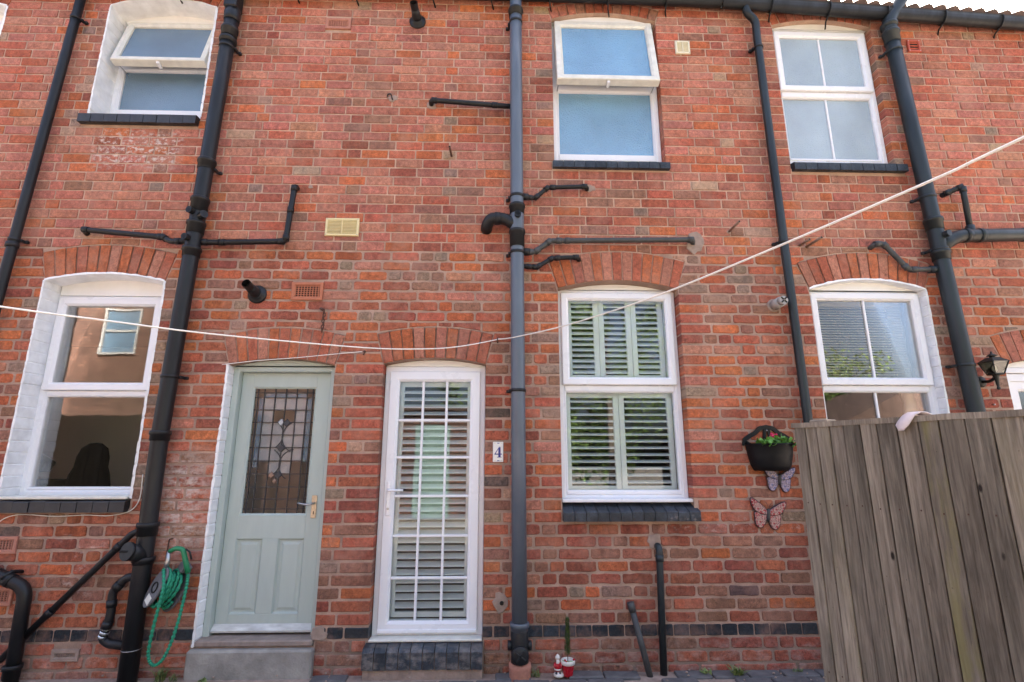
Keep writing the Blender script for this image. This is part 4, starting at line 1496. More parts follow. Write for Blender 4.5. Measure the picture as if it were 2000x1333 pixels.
ac = put('access_cap', MB().lathe((cx(.17), YS - .055, .165), [(.052, 0), (.056, -.004), (.056, -.022), (.050, -.028), (.0, -.028)], 22, 'y'), M['black'], S4)
for a in (35, 125):
    put('cap_rib', MB().box(-.042, .042, -.004, .004, -.006, .006, .002).xform(Matrix.Translation((cx(.17), YS - .086, .165)) @ Matrix.Rotation(R(a), 4, 'Y')), M['black'], ac)
for s_ in (-1, 1):
    put('side_boss', MB().lathe((cx(.2) + s_ * .05, YS, .205), [(.030, 0), (.030, s_ * .028), (.022, s_ * .030)], 16, 'x'), M['black'], S4)
put('clay_collar', MB().lathe((cx(.0), YS, 0), [(.066, -.04), (.072, .0), (.070, .06), (.074, .075), (.072, .102), (.058, .104)], 22), M['terra_pink'], S4)

# thin downpipe right of the shuttered house -----------------------------
P5 = thing('downpipe', 'thin dark downpipe with a swan neck at the gutter, reaching behind the fence', 'drain pipe', (2.31, -.06, 0), 'thin downpipes')
put('pipe', MB().tube(bend([(2.205, -.085, 5.41), (2.205, -.085, 5.285), (2.288, -.07, 5.225), (2.287, -.062, 5.10), (2.291, -.062, 3.7), (2.305, -.062, 1.9), (2.318, -.062, -.02)], .05, 6), .0325, 18), M['green_black'], P5)
for z in (4.945, 3.10): wall_clip(P5, 2.289, z, .0325, M['black'], -1, -.062)

# right soil stack -------------------------------------------------------
def rx(z): return 3.487 + .0265 * (5.2 - z)
S6 = thing('soil_stack', 'black soil stack with a thick side branch, next to the lantern', 'drain pipe', (rx(0), YS, 0), 'soil stacks')
put('pipe', MB().tube([(rx(z), YS, z) for z in (-.05, 1.0, 2.0, 3.0, 4.0, 5.15)], .0555, 24), M['green_black'], S6)
put('top_bend', MB().tube(bend([(3.67, -.11, 5.52), (3.60, -.10, 5.40), (rx(5.2), YS, 5.24), (rx(5.1), YS, 5.08)], .08, 6), .056, 22), M['green_black'], S6)
for z0, z1 in ((5.16, 5.20), (5.00, 5.12), (3.21, 3.31), (2.95, 3.03)): collar(S6, rx(z0), YS, z0, z1, .0555, M['green_black'])
for z in (4.92, 3.50, 3.04, 2.10): wall_clip(S6, rx(z), z, .0555, M['green_black'], -1)
waste(S6, [(rx(3.08), YS, 3.05), (3.66, YS, 3.135), (3.74, YS, 3.165), (4.9, YS, 3.205)], .053, M['green_black'], (2.04, 2.14, 2.47), name='side_branch', rad=.08)
port(S6, (rx(3.15) + .02, YS - .05, 3.150), (.25, -1, 0), .027, .04, M['green_black'])
waste(S6, [(3.735, .02, 3.565), (3.745, -.03, 3.572), (3.842, -.09, 3.605), (3.830, -.09, 3.20)], .021, M['green_black'], (1.1, 1.85, 2.08))
put('boss_socket', MB().lathe((3.831, -.09, 0), [(.03, 3.19), (.032, 3.20), (.032, 3.25), (.024, 3.255)], 16), M['green_black'], S6)
waste(S6, [(3.045, .02, 3.082), (3.05, -.045, 3.100), (3.115, -.05, 3.108), (3.290, -.05, 2.884), (rx(2.88), YS, 2.878)], .0205, M['grey_waste'], (1.3, 2.08, 2.9, 3.15))
put('boss_socket', MB().tube([(rx(2.88) - .10, YS + .02, 2.879), (rx(2.88) - .04, YS + .01, 2.879)], .030, 16), M['green_black'], S6)

# two pipes rising from the paving under the shuttered window ------------
u1 = thing('standpipe', 'dark upright pipe bending into the wall below the blue brick sill', 'pipe', (1.125, -.05, 0))
waste(u1, [(1.142, .03, .800), (1.140, -.05, .808), (1.120, -.05, -.03)], .0235, M['green_black'], (1.09,), name='pipe', rad=.05)
u2 = thing('standpipe', 'short grey pipe leaning from the paving against the wall', 'pipe', (1.02, -.06, 0))
put('pipe', MB().tube([(.931, -.032, .415), (1.030, -.075, -.03)], .0205, 14), M['grey_waste'], u2)
put('pipe_socket', MB().tube([(.924, -.029, .448), (.937, -.035, .388)], .0245, 14), M['grey_waste'], u2)

# ------------------------------------------------------------------ cement patches round pipes
cp = random.Random(5)
def patch(hs, x, z, w_, h_):
    n = 14
    pts = []
    for i in range(n):
        a = 2 * math.pi * i / n
        k = cp.uniform(.7, 1.15)
        pts.append((x + w_ * k * math.cos(a), z + h_ * k * math.sin(a)))
    put('cement_patch', MB().prism(pts, -.0065, .004, .003), M['cement'], hs)
patch(hm, 1.600, 3.108, .075, .095); patch(hm, .755, 3.585, .05, .04); patch(hm, 1.125, .835, .055, .05); patch(hm, .035, .45, .06, .075)
patch(hl, -.575 - .95, 3.56, .02, .02); patch(hm, -.905, 4.40, .045, .03); patch(hm, -.575, 4.335, .045, .04); patch(hm, 1.885, 3.212, .02, .02)
patch(hl, -1.19, .26, .06, .045)
put('overflow_disc', MB().lathe((.042, -.004, .442), [(.014, .0), (.014, -.006), (.0, -.006)], 14, 'y'), M['hole'], hm)  # raised black disc, the shade of an open hole as colour

# ------------------------------------------------------------------ vents and flues on the wall
def louvre_vent(name, label, x0, x1, z0, z1, n, mat, mid=True):
    t = thing(name, label, 'vent', ((x0 + x1) / 2, -.004, z0))
    put('cover', MB().frame(x0, x1, z0, z1, [(0, .002), (0, -.012), (.004, -.017), (.016, -.017), (.020, -.010), (.020, .002)]), mat, t)
    put('back', MB().box(x0 + .018, x1 - .018, -.006, .001, z0 + .018, z1 - .018), M['hole'], t)
    for k in range(n):
        zz = z0 + .02 + (z1 - z0 - .04) * (k + .5) / n
        s = MB().box(x0 + .019, x1 - .019, -.016, -.006, zz - .0022, zz + .0022)
        s.xform(Matrix.Translation((0, -.011, zz)) @ Matrix.Rotation(R(-28), 4, 'X') @ Matrix.Translation((0, .011, -zz)))
        put('slat', s, mat, t)
    if mid: put('mullion', MB().box((x0 + x1) / 2 - .003, (x0 + x1) / 2 + .003, -.018, -.006, z0 + .019, z1 - .019), mat, t)
    for x in (x0 + .010, x1 - .010):
        for z in (z0 + .010, z1 - .010):
            put('screw', MB().lathe((x, -.0165, z), [(.0042, 0), (.0042, -.0018), (0, -.002)], 8, 'y'), M['steel'], t)
louvre_vent('wall_vent', 'cream louvred vent above the terracotta air brick', -1.376, -1.110, 3.132, 3.284, 9, M['cream'])
louvre_vent('wall_vent', 'small pale square vent beside the open blue frosted window', 1.566, 1.698, 4.910, 5.044, 8, M['cream_pale'])
louvre_vent('wall_vent', 'small red vent near the top of the right soil stack', 3.694, 3.812, 4.988, 5.112, 3, M['red_vent'], False)


def flue(x, z, label):
    t = thing('boiler_flue', label, 'flue', (x, -.004, z - .07), 'black boiler flues')
    put('wall_seal', MB().lathe((x, 0, z), [(.072, .002), (.072, -.012), (.060, -.020), (.050, -.022), (.046, -.05)], 24, 'y'), M['black'], t)
    e = Vector((x - .008, -.125, z + .022))
    b = Vector((x, -.03, z))
    put('outlet', MB().tube([b, b.lerp(e, .3), b.lerp(e, .6), e], lambda t_: .046 - .014 * t_, 20), M['black'], t)
    dv = (e - b).normalized()
    rim = MB().tube([e - dv * .01, e + dv * .05], .033, 20, caps=False)
    rim.tube([e + dv * .05, e - dv * .0], .027, 20, caps=False)
    put('rim', rim, M['black'], t)
    put('dark_bore_disc', MB().tube([e + dv * .004, e + dv * .006], .027, 20), M['hole'], t)
flue(-1.850, 2.640, 'black boiler flue poking out above the sage door')
flue(-.725, 5.185, 'black boiler flue high up below the eaves')
t = thing('boiler_flue', 'pale grey round flue with slotted end, beside the thin downpipe above the planter', 'flue', (2.19, 0, 2.53))
put('wall_seal', MB().lathe((2.185, 0, 2.588), [(.055, .002), (.052, -.008), (.044, -.010)], 20, 'y'), M['cement'], t)
put('outlet', MB().tube([(2.185, .0, 2.588), (2.192, -.10, 2.592)], .040, 20), M['flue_grey'], t)
put('outlet_end', MB().tube([(2.192, -.10, 2.592), (2.195, -.135, 2.594)], .034, 20), M['flue_grey'], t)
for a in range(4):
    s = MB().box(-.005, .005, -.003, .003, .006, .030).xform(Matrix.Translation((2.195, -.137, 2.594)) @ Matrix.Rotation(R(45 + 90 * a), 4, 'Y'))
    put('slot', s, M['hole'], t)

def stub(label, a, b, r, mat, grp=None):
    t = thing('pipe_stub', label, 'pipe', (a[0], 0, a[2]), grp)
    put('tube', MB().tube([a, b], r, 12), mat, t)
    d_ = (Vector(b) - Vector(a)).normalized()
    put('dark_bore_disc', MB().tube([Vector(b) - d_ * .001, Vector(b) + d_ * .0012], r * .72, 12), M['hole'], t)  # black disc on the solid end, inner shade painted as colour
stub('dull copper pipe end sticking out level with the grey waste pipe', (1.884, .02, 3.212), (1.902, -.155, 3.232), .0105, M['copper'])
stub('shorter of two worn metal pipe ends beside the thin downpipe above the arch', (2.462, .02, 3.102), (2.47, -.12, 3.103), .0105, M['copper'], 'pipe ends')
stub('longer of two worn metal pipe ends beside the thin downpipe above the arch', (2.515, .02, 3.092), (2.535, -.17, 3.098), .0105, M['copper'], 'pipe ends')
stub('thin dark overflow pipe end sticking out of the bare brickwork', (-.388, .02, 3.858), (-.398, -.12, 3.872), .009, M['rust'])
hk = thing('wall_hook', 'small black hook in a white plaster dab high on the wall', 'hook', (-.91, 0, 4.39))
put('hook', MB().tube(bend([(-.905, .01, 4.385), (-.905, -.04, 4.385), (-.912, -.05, 4.41), (-.940, -.04, 4.412), (-.944, -.03, 4.396)], .012), .006, 8), M['black'], hk)

# ------------------------------------------------------------------ rusted chain, hooks and washing line
ch = thing('hanging_chain', 'rusty chain hanging from a spike above the sage door', 'chain', (-1.33, 0, 2.34))
put('spike', MB().tube([(-1.348, .01, 2.530), (-1.346, -.04, 2.522), (-1.318, -.05, 2.505)], .010, 8), M['rust'], ch)
for i in range(7):
    c = Vector((-1.318 + .004 * math.sin(i * 2), -.045, 2.495 - i * .024))
    pts = []
    for k in range(13):
        a = 2 * math.pi * k / 12
        u, v = .009 * math.cos(a), .017 * math.sin(a)
        pts.append((c.x + (u if i % 2 else 0), c.y + (0 if i % 2 else u), c.z + v))
    put('link', MB().tube(pts, .0042, 6), M['rust'], ch)


def rope_pts(pts, n=8):
    P = [Vector(p) for p in pts]
    out = []
    for i in range(len(P) - 1):
        p0, p1, p2, p3 = P[max(i - 1, 0)], P[i], P[i + 1], P[min(i + 2, len(P) - 1)]
        for k in range(n):
            t = k / n
            out.append(.5 * ((2 * p1) + (-p0 + p2) * t + (2 * p0 - 5 * p1 + 4 * p2 - p3) * t * t + (-p0 + 3 * p1 - 3 * p2 + p3) * t ** 3))
    out.append(P[-1])
    return out


ln = thing('washing_line', 'cream washing line sagging from a wall hook across both doors', 'rope', (0, 0, 0))
put('rope', MB().tube(rope_pts([(-2.95, -3.03, 1.985), (-2.40, -2.47, 1.962), (-1.866, -1.928, 1.966), (-1.633, -1.692, 1.975), (-1.334, -1.390, 1.990), (-.779, -.829, 2.050),
                                (-.460, -.507, 2.114), (-.256, -.302, 2.177), (-.043, -.086, 2.268), (.003, -.045, 2.290)], 6), .0038, 8), M['rope'], ln)
put('rope', MB().tube(rope_pts([(.003, -.045, 2.290), (.105, -.263, 2.251), (.367, -.835, 2.182), (.596, -1.334, 2.146), (.763, -1.698, 2.132), (.983, -2.179, 2.136),
                                (1.182, -2.613, 2.148), (1.258, -2.778, 2.161), (1.72, -3.79, 2.235)], 6), .0042, 8), M['rope'], ln)
put('wall_hook', MB().tube(bend([(.003, .02, 2.30), (.003, -.045, 2.30), (.003, -.06, 2.275), (.003, -.045, 2.262)], .015), .006, 8), M['rust'], ln)
l2 = thing('cord', 'thin white cord tied along the top of the sage door', 'cord', (-1.5, 0, 2.1))
put('cord', MB().tube(rope_pts([(-2.045, -.015, 2.088), (-1.80, -.02, 2.118), (-1.5, -.025, 2.142), (-1.2, -.03, 2.172), (-1.012, -.035, 2.190)], 5), .0028, 6), M['rope'], l2)
put('cord_hook', MB().tube(bend([(-1.0, .02, 2.195), (-1.0, -.04, 2.195), (-.992, -.05, 2.175), (-1.0, -.04, 2.165)], .012), .006, 8), M['rust'], l2)
for x, y, h_ in ((-2.98, -3.06, 2.05), (1.75, -3.86, 2.30)):
    tp = thing('line_post', 'wooden post holding the washing line %s' % ('on the side of the black stack' if x < 0 else 'on the side of the fence'), 'post', (x, y, 0))
    put('post', MB().box(x - .04, x + .04, y - .04, y + .04, -.05, h_, .006), M['wood_post'], tp)

# ------------------------------------------------------------------ house number tile
np_ = thing('house_number', 'white ceramic tile with a blue number 4 between door and grey stack', 'number plate', (.011, 0, 1.383))
X0, X1, Z0, Z1 = -.027, .049, 1.383, 1.527
put('tile', MB().box(X0, X1, -.012, -.002, Z0, Z1, .003), M['plate'], np_)
def fig(pts): return MB().prism([(X0 + .076 * u, Z0 + .144 * v) for u, v in pts], -.0132, -.0115)
n4 = MB()
for poly in ([(.52, .25), (.74, .25), (.74, .74), (.58, .70), (.52, .60)], [(.14, .365), (.52, .365), (.52, .415), (.20, .415)], [(.74, .365), (.86, .365), (.86, .415), (.74, .415)],
             [(.14, .39), (.23, .39), (.66, .745), (.74, .745), (.74, .755), (.60, .755)], [(.40, .225), (.83, .225), (.83, .252), (.40, .252)]):
    m_ = fig(poly); n4.add(m_.v, m_.f)
put('numeral', n4, M['ink'], np_)
for zz in (.075, .935):
    put('ornament', fig([(.40, zz - .018), (.52, zz - .026), (.64, zz - .014), (.60, zz + .018), (.52, zz + .008), (.45, zz + .022)]), M['ink'], np_)
    for u in (.18, .82):
        put('ornament', fig([(u - .08, zz - .004), (u + .08, zz - .010), (u + .08, zz + .002), (u - .08, zz + .008)]), M['ink_gold'], np_)

# ------------------------------------------------------------------ carriage lantern on the right
la = thing('wall_lantern', 'black carriage lantern with tapered glass beside the right soil stack', 'lantern', (3.73, 0, 1.90))
lx_, ly_, lz_ = 3.735, -.14, 2.055
put('backplate', MB().lathe((3.735, 0, 1.985), [(.044, .002), (.044, -.014), (.034, -.024), (.014, -.030)], 20, 'y'), M['lamp_metal'], la)
put('arm', MB().tube(bend([(3.735, -.02, 1.985), (3.735, -.09, 1.975), (lx_, ly_, 2.010)], .03), .011, 10), M['lamp_metal'], la)
def quad_ring(w0, z0, w1, z1):
    mb = MB()
    mb.add([(lx_ + sx_ * w, ly_ + sy_ * w, z) for w, z in ((w0, z0), (w1, z1)) for sx_, sy_ in ((-1, -1), (1, -1), (1, 1), (-1, 1))], [(k, (k + 1) % 4, 4 + (k + 1) % 4, 4 + k) for k in range(4)])
    return mb
put('glass', quad_ring(.034, 2.03, .060, 2.118), M['lamp_glass'], la)
for sx_, sy_ in ((-1, -1), (1, -1), (1, 1), (-1, 1)):
    put('corner_bar', MB().tube([(lx_ + sx_ * .035, ly_ + sy_ * .035, 2.028), (lx_ + sx_ * .062, ly_ + sy_ * .062, 2.12)], .004, 6), M['lamp_metal'], la)
put('base', MB().box(lx_ - .037, lx_ + .037, ly_ - .037, ly_ + .037, 2.018, 2.031, .003), M['lamp_metal'], la)
rf = quad_ring(.068, 2.116, .030, 2.150); rf.add([(lx_ + a * .068, ly_ + b * .068, 2.116) for a, b in ((-1, -1), (1, -1), (1, 1), (-1, 1))], [(3, 2, 1, 0)])
put('roof', rf, M['lamp_metal'], la)
put('cap', MB().lathe((lx_, ly_, 0), [(.016, 2.148), (.018, 2.158), (.034, 2.162), (.030, 2.168), (.008, 2.182), (.006, 2.188), (.008, 2.194), (.0, 2.200)], 16), M['lamp_metal'], la)
put('bulb', MB().blob((lx_, ly_, 2.065), .016, .016, .028), M['plate'], la)
put('finial', MB().lathe((lx_, ly_, 0), [(.0, 1.905), (.011, 1.912), (.012, 1.922), (.007, 1.930), (.009, 1.94), (.016, 2.0), (.022, 2.012), (.022, 2.019)], 14), M['lamp_metal'], la)
bh = thing('bell_push', 'tiny chrome knob on the wall under the lantern', 'knob', (3.80, 0, 1.80))
put('knob', MB().blob((3.80, -.012, 1.81), .008, .012, .008), M['steel'], bh)

# ------------------------------------------------------------------ wall planter with geranium
pl = thing('wall_planter', 'black half-round wall planter with scalloped back, by the fence end', 'planter', (2.01, 0, 1.30))
pc = 2.012; prt = .172
mb = MB()
N = 18
rows = [(1.505, 1.0, .165), (1.515, 1.03, .172), (1.500, .985, .160), (1.43, .93, .150), (1.36, .84, .135), (1.322, .72, .115), (1.318, .0, .0)]
for z, k, dpt in rows:
    for i in range(N + 1):
        a = math.pi * i / N
        mb.v.append((pc - prt * k * math.cos(a), -.008 - dpt * math.sin(a), z))
m = N + 1
for j in range(len(rows) - 1):
    for i in range(N):
        q = (j * m + i, j * m + i + 1, (j + 1) * m + i + 1, (j + 1) * m + i)
        mb.f.append(q); mb.sm.append(True)
put('basket', mb, M['planter'], pl)
put('soil', MB().prism([(pc - .155 * math.cos(math.pi * i / 12), 0 - .15 * math.sin(math.pi * i / 12)) for i in range(13)], 0, .01).xform(Matrix(((1, 0, 0, 0), (0, 0, 1, -.01), (0, 1, 0, 1.482), (0, 0, 0, 1)))), M['ground'], pl)
def band(pts, w_):
    out = [Vector((p[0], p[1])) for p in pts]
    L, Rr = [], []
    for i in range(len(out)):
        t_ = (out[min(i + 1, len(out) - 1)] - out[max(i - 1, 0)]).normalized()
        nrm = Vector((-t_.y, t_.x)) * w_
        L.append(tuple(out[i] + nrm)); Rr.append(tuple(out[i] - nrm))
    b_ = MB()
    for i in range(len(out) - 1):
        b_.prism([Rr[i], Rr[i + 1], L[i + 1], L[i]], -.016, -.003)
    return b_
top = [(pc - .178, 1.500), (pc - .172, 1.545), (pc - .13, 1.572), (pc - .085, 1.595), (pc - .05, 1.628), (pc, 1.638), (pc + .05, 1.628), (pc + .085, 1.595), (pc + .13, 1.572), (pc + .172, 1.545), (pc + .178, 1.500)]
put('back_rim', band(top, .015), M['planter'], pl)
for s_ in (-1, 1):
    put('back_rib', band([(pc + s_ * .012, 1.625), (pc + s_ * .022, 1.56), (pc + s_ * .035, 1.49)], .010), M['planter'], pl)
    put('back_rib', band([(pc + s_ * .168, 1.53), (pc + s_ * .13, 1.505), (pc + s_ * .08, 1.50)], .011), M['planter'], pl)
put('screw', MB().lathe((pc, -.016, 1.612), [(.006, 0), (.005, -.004), (0, -.005)], 8, 'y'), M['steel'], pl)
ge = thing('geranium', 'bright green geranium with a pink flower growing in the black planter', 'plant', (pc, -.09, 1.48))
gr = random.Random(21)
lm = None
lv = MB()
for k in range(13):
    a = 2 * math.pi * k / 12
    rr = .019 * (1 + .13 * math.cos(6 * a))
    lv.v.append((rr * math.cos(a), rr * math.sin(a), .004 * math.cos(3 * a)) if k < 12 else (0, 0, -.004))
lv.f = [(k, (k + 1) % 12, 12) for k in range(12)]; lv.sm = [True] * 12
lmesh = mesh_of('leaf', lv, M['leaf'], (0, 0, 0))
for i in range(95):
    u = gr.uniform(-.115, .15); dpt = gr.uniform(.02, .17)
    zz = 1.50 + gr.uniform(0, .060) * (1 - (u / .2) ** 2)
    ob = bpy.data.objects.new('leaf', lmesh); COL.objects.link(ob); ob.parent = ge
    ob.location = Vector((pc + u, -dpt, zz)) - WL[ge.name]
    ob.rotation_euler = (gr.uniform(.2, 1.2), gr.uniform(-.6, .6), gr.uniform(0, 6.28)); s_ = gr.uniform(.7, 1.25); ob.scale = (s_, s_, s_)
sm = MB()
for i in range(22):
    u = gr.uniform(-.09, .12)
    sm.tube([(pc + u * .6, -.08, 1.485), (pc + u, -.09 + gr.uniform(-.05, .05), 1.52 + gr.uniform(0, .04))], .002, 5)
sm.tube([(pc + .0, -.09, 1.49), (pc + .005, -.10, 1.567)], .0025, 5); sm.tube([(pc + .05, -.09, 1.49), (pc + .06, -.10, 1.585)], .002, 5)
put('stem', sm, M['leaf'], ge)
fl = MB()
for i in range(16):
    a = gr.uniform(0, 6.28)
    fl.blob((pc - .005 + gr.uniform(-.020, .020), -.11 + gr.uniform(-.014, .014), 1.572 + gr.uniform(-.013, .014)), .009, .009, .006, 7, 4)
put('flower', fl, M['petal'], ge)


# ------------------------------------------------------------------ enamel butterflies
def butterfly(cx_, cz_, s, rot, wm, label, group):
    t = thing('butterfly_ornament', label, 'ornament', (cx_, 0, cz_ - .09), group)
    Mx = Matrix.Translation((cx_, 0, cz_)) @ Matrix.Rotation(rot, 4, 'Y') @ Matrix.Diagonal((s, 1, s, 1))
    up = [(.004, .022), (.045, .058), (.098, .090), (.130, .094), (.126, .058), (.098, .010), (.050, -.012), (.004, -.010)]
    lo = [(.004, .004), (.060, .012), (.096, .0), (.094, -.040), (.086, -.082), (.060, -.106), (.030, -.096), (.006, -.050)]
    for sg in (-1, 1):
        for w_ in (up, lo):
            pts = []
            n = len(w_)
            for i in range(n):                     # smooth outline
                p0, p1, p2, p3 = (Vector(w_[(i + k) % n]) for k in (-1, 0, 1, 2))
                for q in range(4):
                    t_ = q / 4
                    p = .5 * ((2 * p1) + (-p0 + p2) * t_ + (2 * p0 - 5 * p1 + 4 * p2 - p3) * t_ * t_ + (-p0 + 3 * p1 - 3 * p2 + p3) * t_ ** 3)
                    pts.append((sg * p.x, p.y))
            lift = .006 if w_ is up else 0
            rim = MB().prism(pts, -.014 - lift, -.004 - lift, .003).xform(Mx)
            wo_ = put('wing', rim, M['wing_rim'], t)
            ar = sum(pts[i][0] * pts[(i + 1) % len(pts)][1] - pts[(i + 1) % len(pts)][0] * pts[i][1] for i in range(len(pts)))
            pc_ = pts if ar > 0 else pts[::-1]
            face = MB().prism(inset(pc_, .0055), -.019 - lift, -.0135 - lift, .004).xform(Mx)
            put('wing_enamel', face, wm, wo_)
    put('body', MB().tube([Mx @ Vector((0, -.022, z)) for z in (-.052, -.03, 0, .02, .034)], lambda t_: .009 + .004 * math.sin(t_ * 3.1), 10), M['lead'], t)
    for sg in (-1, 1):
        put('antenna', MB().tube([Mx @ Vector(p) for p in ((sg * .003, -.022, .034), (sg * .009, -.024, .058), (sg * .020, -.024, .076), (sg * .026, -.024, .074))], .0016, 5), M['wing_rim'], t)
butterfly(2.066, 1.268, .92, .10, M['wing_blue'], 'lilac and blue enamel butterfly just under the black planter', 'wall butterflies')
butterfly(1.955, 1.022, 1.02, .12, M['wing_red'], 'red and white floral enamel butterfly, the lower of the pair', 'wall butterflies')

# ------------------------------------------------------------------ hose on its wall holder
hr_ = thing('hose_holder', 'grey plastic hose holder hung on the wall beside the black stack', 'hose holder', (-2.20, -.02, .42))
Mh = Matrix.Translation((-2.205, -.105, .575)) @ Matrix.Rotation(R(28), 4, 'Y') @ Matrix.Rotation(R(-38), 4, 'Z') @ Matrix.Scale(1.15, 4)
def plate(y, rx_, rz_, hole):
    n = 22
    pts = [(rx_ * math.cos(2 * math.pi * i / n), rz_ * math.sin(2 * math.pi * i / n)) for i in range(n)]
    return MB().prism(pts, y - .005, y + .005, .003)
put('back_plate', plate(.085, .085, .125, 0).xform(Mh), M['reel'], hr_)
fp = put('front_plate', plate(-.03, .062, .115, 0).xform(Mh), M['reel'], hr_)
put('front_hub', MB().lathe((0, -.036, 0), [(.030, .004), (.030, -.004), (.024, -.005), (.022, .002), (0, .002)], 18, 'y').xform(Mh), M['hole'], fp)
put('label_patch', MB().box(-.02, .034, -.0368, -.0352, -.088, -.045).xform(Mh), M['upvc_dirty'], fp)
put('drum', MB().lathe((0, 0, 0), [(.045, .09), (.045, -.03)], 18, 'y').xform(Mh), M['reel'], hr_)
put('hanger', MB().box(-.03, .03, .03, .085, .11, .155, .006).xform(Mh), M['reel'], hr_)
put('wall_stay', MB().box(-2.215, -2.175, -.04, .0, .60, .66, .004), M['reel'], hr_)
put('wall_rod', MB().tube(bend([(-2.235, .01, .868), (-2.245, -.025, .868), (-2.247, -.03, .73), (-2.22, -.04, .66)], .012), .005, 8), M['rust'], hr_)
hs_ = thing('garden_hose', 'green ribbed garden hose coiled on the grey holder with a hanging loop', 'hose', (-2.17, -.1, .12))
coil = []
turns = 5
for i in range(turns * 26):
    a = 2 * math.pi * i / 26
    y = -.016 + .080 * (i / (turns * 26))
    rr = .072 + .010 * math.sin(i * .31) + .004 * math.sin(i * .9)
    coil.append(Mh @ Vector((rr * math.cos(a) * .92, y, rr * math.sin(a) * 1.30)))
cp_ = []
for i in range(len(coil) - 1):
    for k in range(3): cp_.append(coil[i].lerp(coil[i + 1], k / 3))
def rib(path):
    n = len(path)
    return MB().tube(path, lambda t_: .0098 + .0024 * math.sin(t_ * n * 1.35), 8)
put('coil', rib(cp_), M['hose'], hs_)
loop = rope_pts([Mh @ Vector((-.01, -.045, .10)), (-2.145, -.185, .60), (-2.155, -.19, .48), (-2.178, -.18, .34), (-2.195, -.16, .20), (-2.165, -.15, .135), (-2.12, -.14, .155), (-2.085, -.13, .24), (-2.062, -.12, .36), (-2.050, -.11, .48), (-2.045, -.10, .60), (-2.05, -.095, .66)], 22)
put('loop', rib(loop), M['hose'], hs_)
gun = put('spray_gun', MB().tube(bend([(-2.050, -.095, .665), (-2.080, -.10, .76), (-2.10, -.10, .815), (-2.150, -.10, .822), (-2.190, -.10, .80)], .02), lambda t_: .0165 - .002 * t_, 12), M['hose_gun'], hs_)
put('trigger', MB().tube(bend([(-2.075, -.11, .815), (-2.045, -.115, .80), (-2.028, -.115, .752)], .01), .006, 8), M['black'], gun)
put('nozzle', MB().tube([(-2.195, -.10, .70), (-2.192, -.10, .735), (-2.190, -.10, .80)], lambda t_: .016 - .003 * t_, 12), M['steel'], gun)
put('nozzle_collar', MB().tube([(-2.197, -.10, .675), (-2.196, -.10, .70)], .018, 12), M['hose_gun'], gun)

# ------------------------------------------------------------------ pot and figure at the foot of the wall
pt = thing('flower_pot', 'small red ceramic pot with white rim standing on the paving', 'plant pot', (.477, -.09, .0))
c = (.477, -.09)
put('pot', MB().lathe((c[0], c[1], 0), [(.030, .003), (.032, .006), (.041, .072), (.041, .074)], 20), M['red_glaze'], pt)
put('rim', MB().lathe((c[0], c[1], 0), [(.042, .070), (.048, .074), (.049, .094), (.045, .098), (.040, .094), (.038, .084)], 20), M['white_glaze'], pt)
put('soil', MB().lathe((c[0], c[1], 0), [(.039, .080), (.0, .088)], 16), M['ground'], pt)
for x, y, z in ((-.022, -.030, .104), (-.014, -.038, .096), (.036, -.020, .104), (.042, -.012, .100)):
    put('berry', MB().blob((c[0] + x, c[1] + y, z), .0065, .0065, .0065, 10, 7), M['red_glaze'], pt)
lf = MB()
for x, y in ((-.008, -.038), (.012, -.040), (-.034, -.022), (.024, -.034)):
    lf.add([(c[0] + x - .014, c[1] + y, .092), (c[0] + x, c[1] + y - .007, .087), (c[0] + x + .014, c[1] + y, .093), (c[0] + x, c[1] + y + .006, .100)], [(0, 1, 2, 3)])
put('holly', lf, M['leaf'], pt)
cy = thing('conifer_sprig', 'slim dark green conifer sprig growing in the red pot', 'plant', (c[0], c[1], .08))
put('stem', MB().tube([(c[0], c[1], .08), (c[0] + .002, c[1], .2), (c[0] + .006, c[1], .335)], .003, 6), M['bark'], cy)
nd = MB()
for i in range(900):
    t_ = gr.random()
    z = .125 + .22 * t_
    rr = .021 * (1 - .55 * t_) * math.sqrt(gr.random()) + .002
    a = gr.uniform(0, 6.28)
    p = Vector((c[0] + .003 * t_ + rr * math.cos(a), c[1] + rr * math.sin(a), z))
    d_ = Vector((math.cos(a) * .5, math.sin(a) * .5, 1)).normalized() * gr.uniform(.010, .018)
    sd_ = Vector((-math.sin(a), math.cos(a), 0)) * .0022
    nd.add([p - sd_, p + sd_, p + d_], [(0, 1, 2)])
tag(put('foliage', nd, M['conifer'], cy), kind='stuff')
fg = thing('christmas_figurine', 'tiny red and white ceramic figure touching the red pot', 'figurine', (.410, -.09, 0))
f = (.410, -.092)
put('base', MB().lathe((f[0] + .006, f[1], 0), [(.034, .003), (.036, .010), (.032, .018), (.022, .030), (.0, .034)], 16), M['white_glaze'], fg)
for s_ in (-1, 1):
    put('boot', MB().blob((f[0] + s_ * .012, f[1] - .020, .026), .008, .010, .007, 8, 6), M['lead'], fg)
    put('arm', MB().tube([(f[0] + s_ * .017, f[1] - .004, .082), (f[0] + s_ * .023, f[1] - .014, .066), (f[0] + s_ * .016, f[1] - .022, .058)], .0072, 8), M['red_glaze'], fg)
put('body', MB().lathe((f[0], f[1], 0), [(.018, .028), (.024, .042), (.022, .062), (.019, .080), (.010, .090), (.0, .092)], 14), M['red_glaze'], fg)
put('coat_trim', MB().lathe((f[0], f[1], 0), [(.022, .038), (.0255, .041), (.0255, .047), (.022, .050)], 14), M['white_glaze'], fg)
hd_ = put('head', MB().blob((f[0], f[1] - .002, .103), .0135, .0135, .0155, 10, 8), M['skin'], fg)
put('beard', MB().blob((f[0], f[1] - .011, .088), .0125, .008, .018, 10, 8), M['white_glaze'], fg)
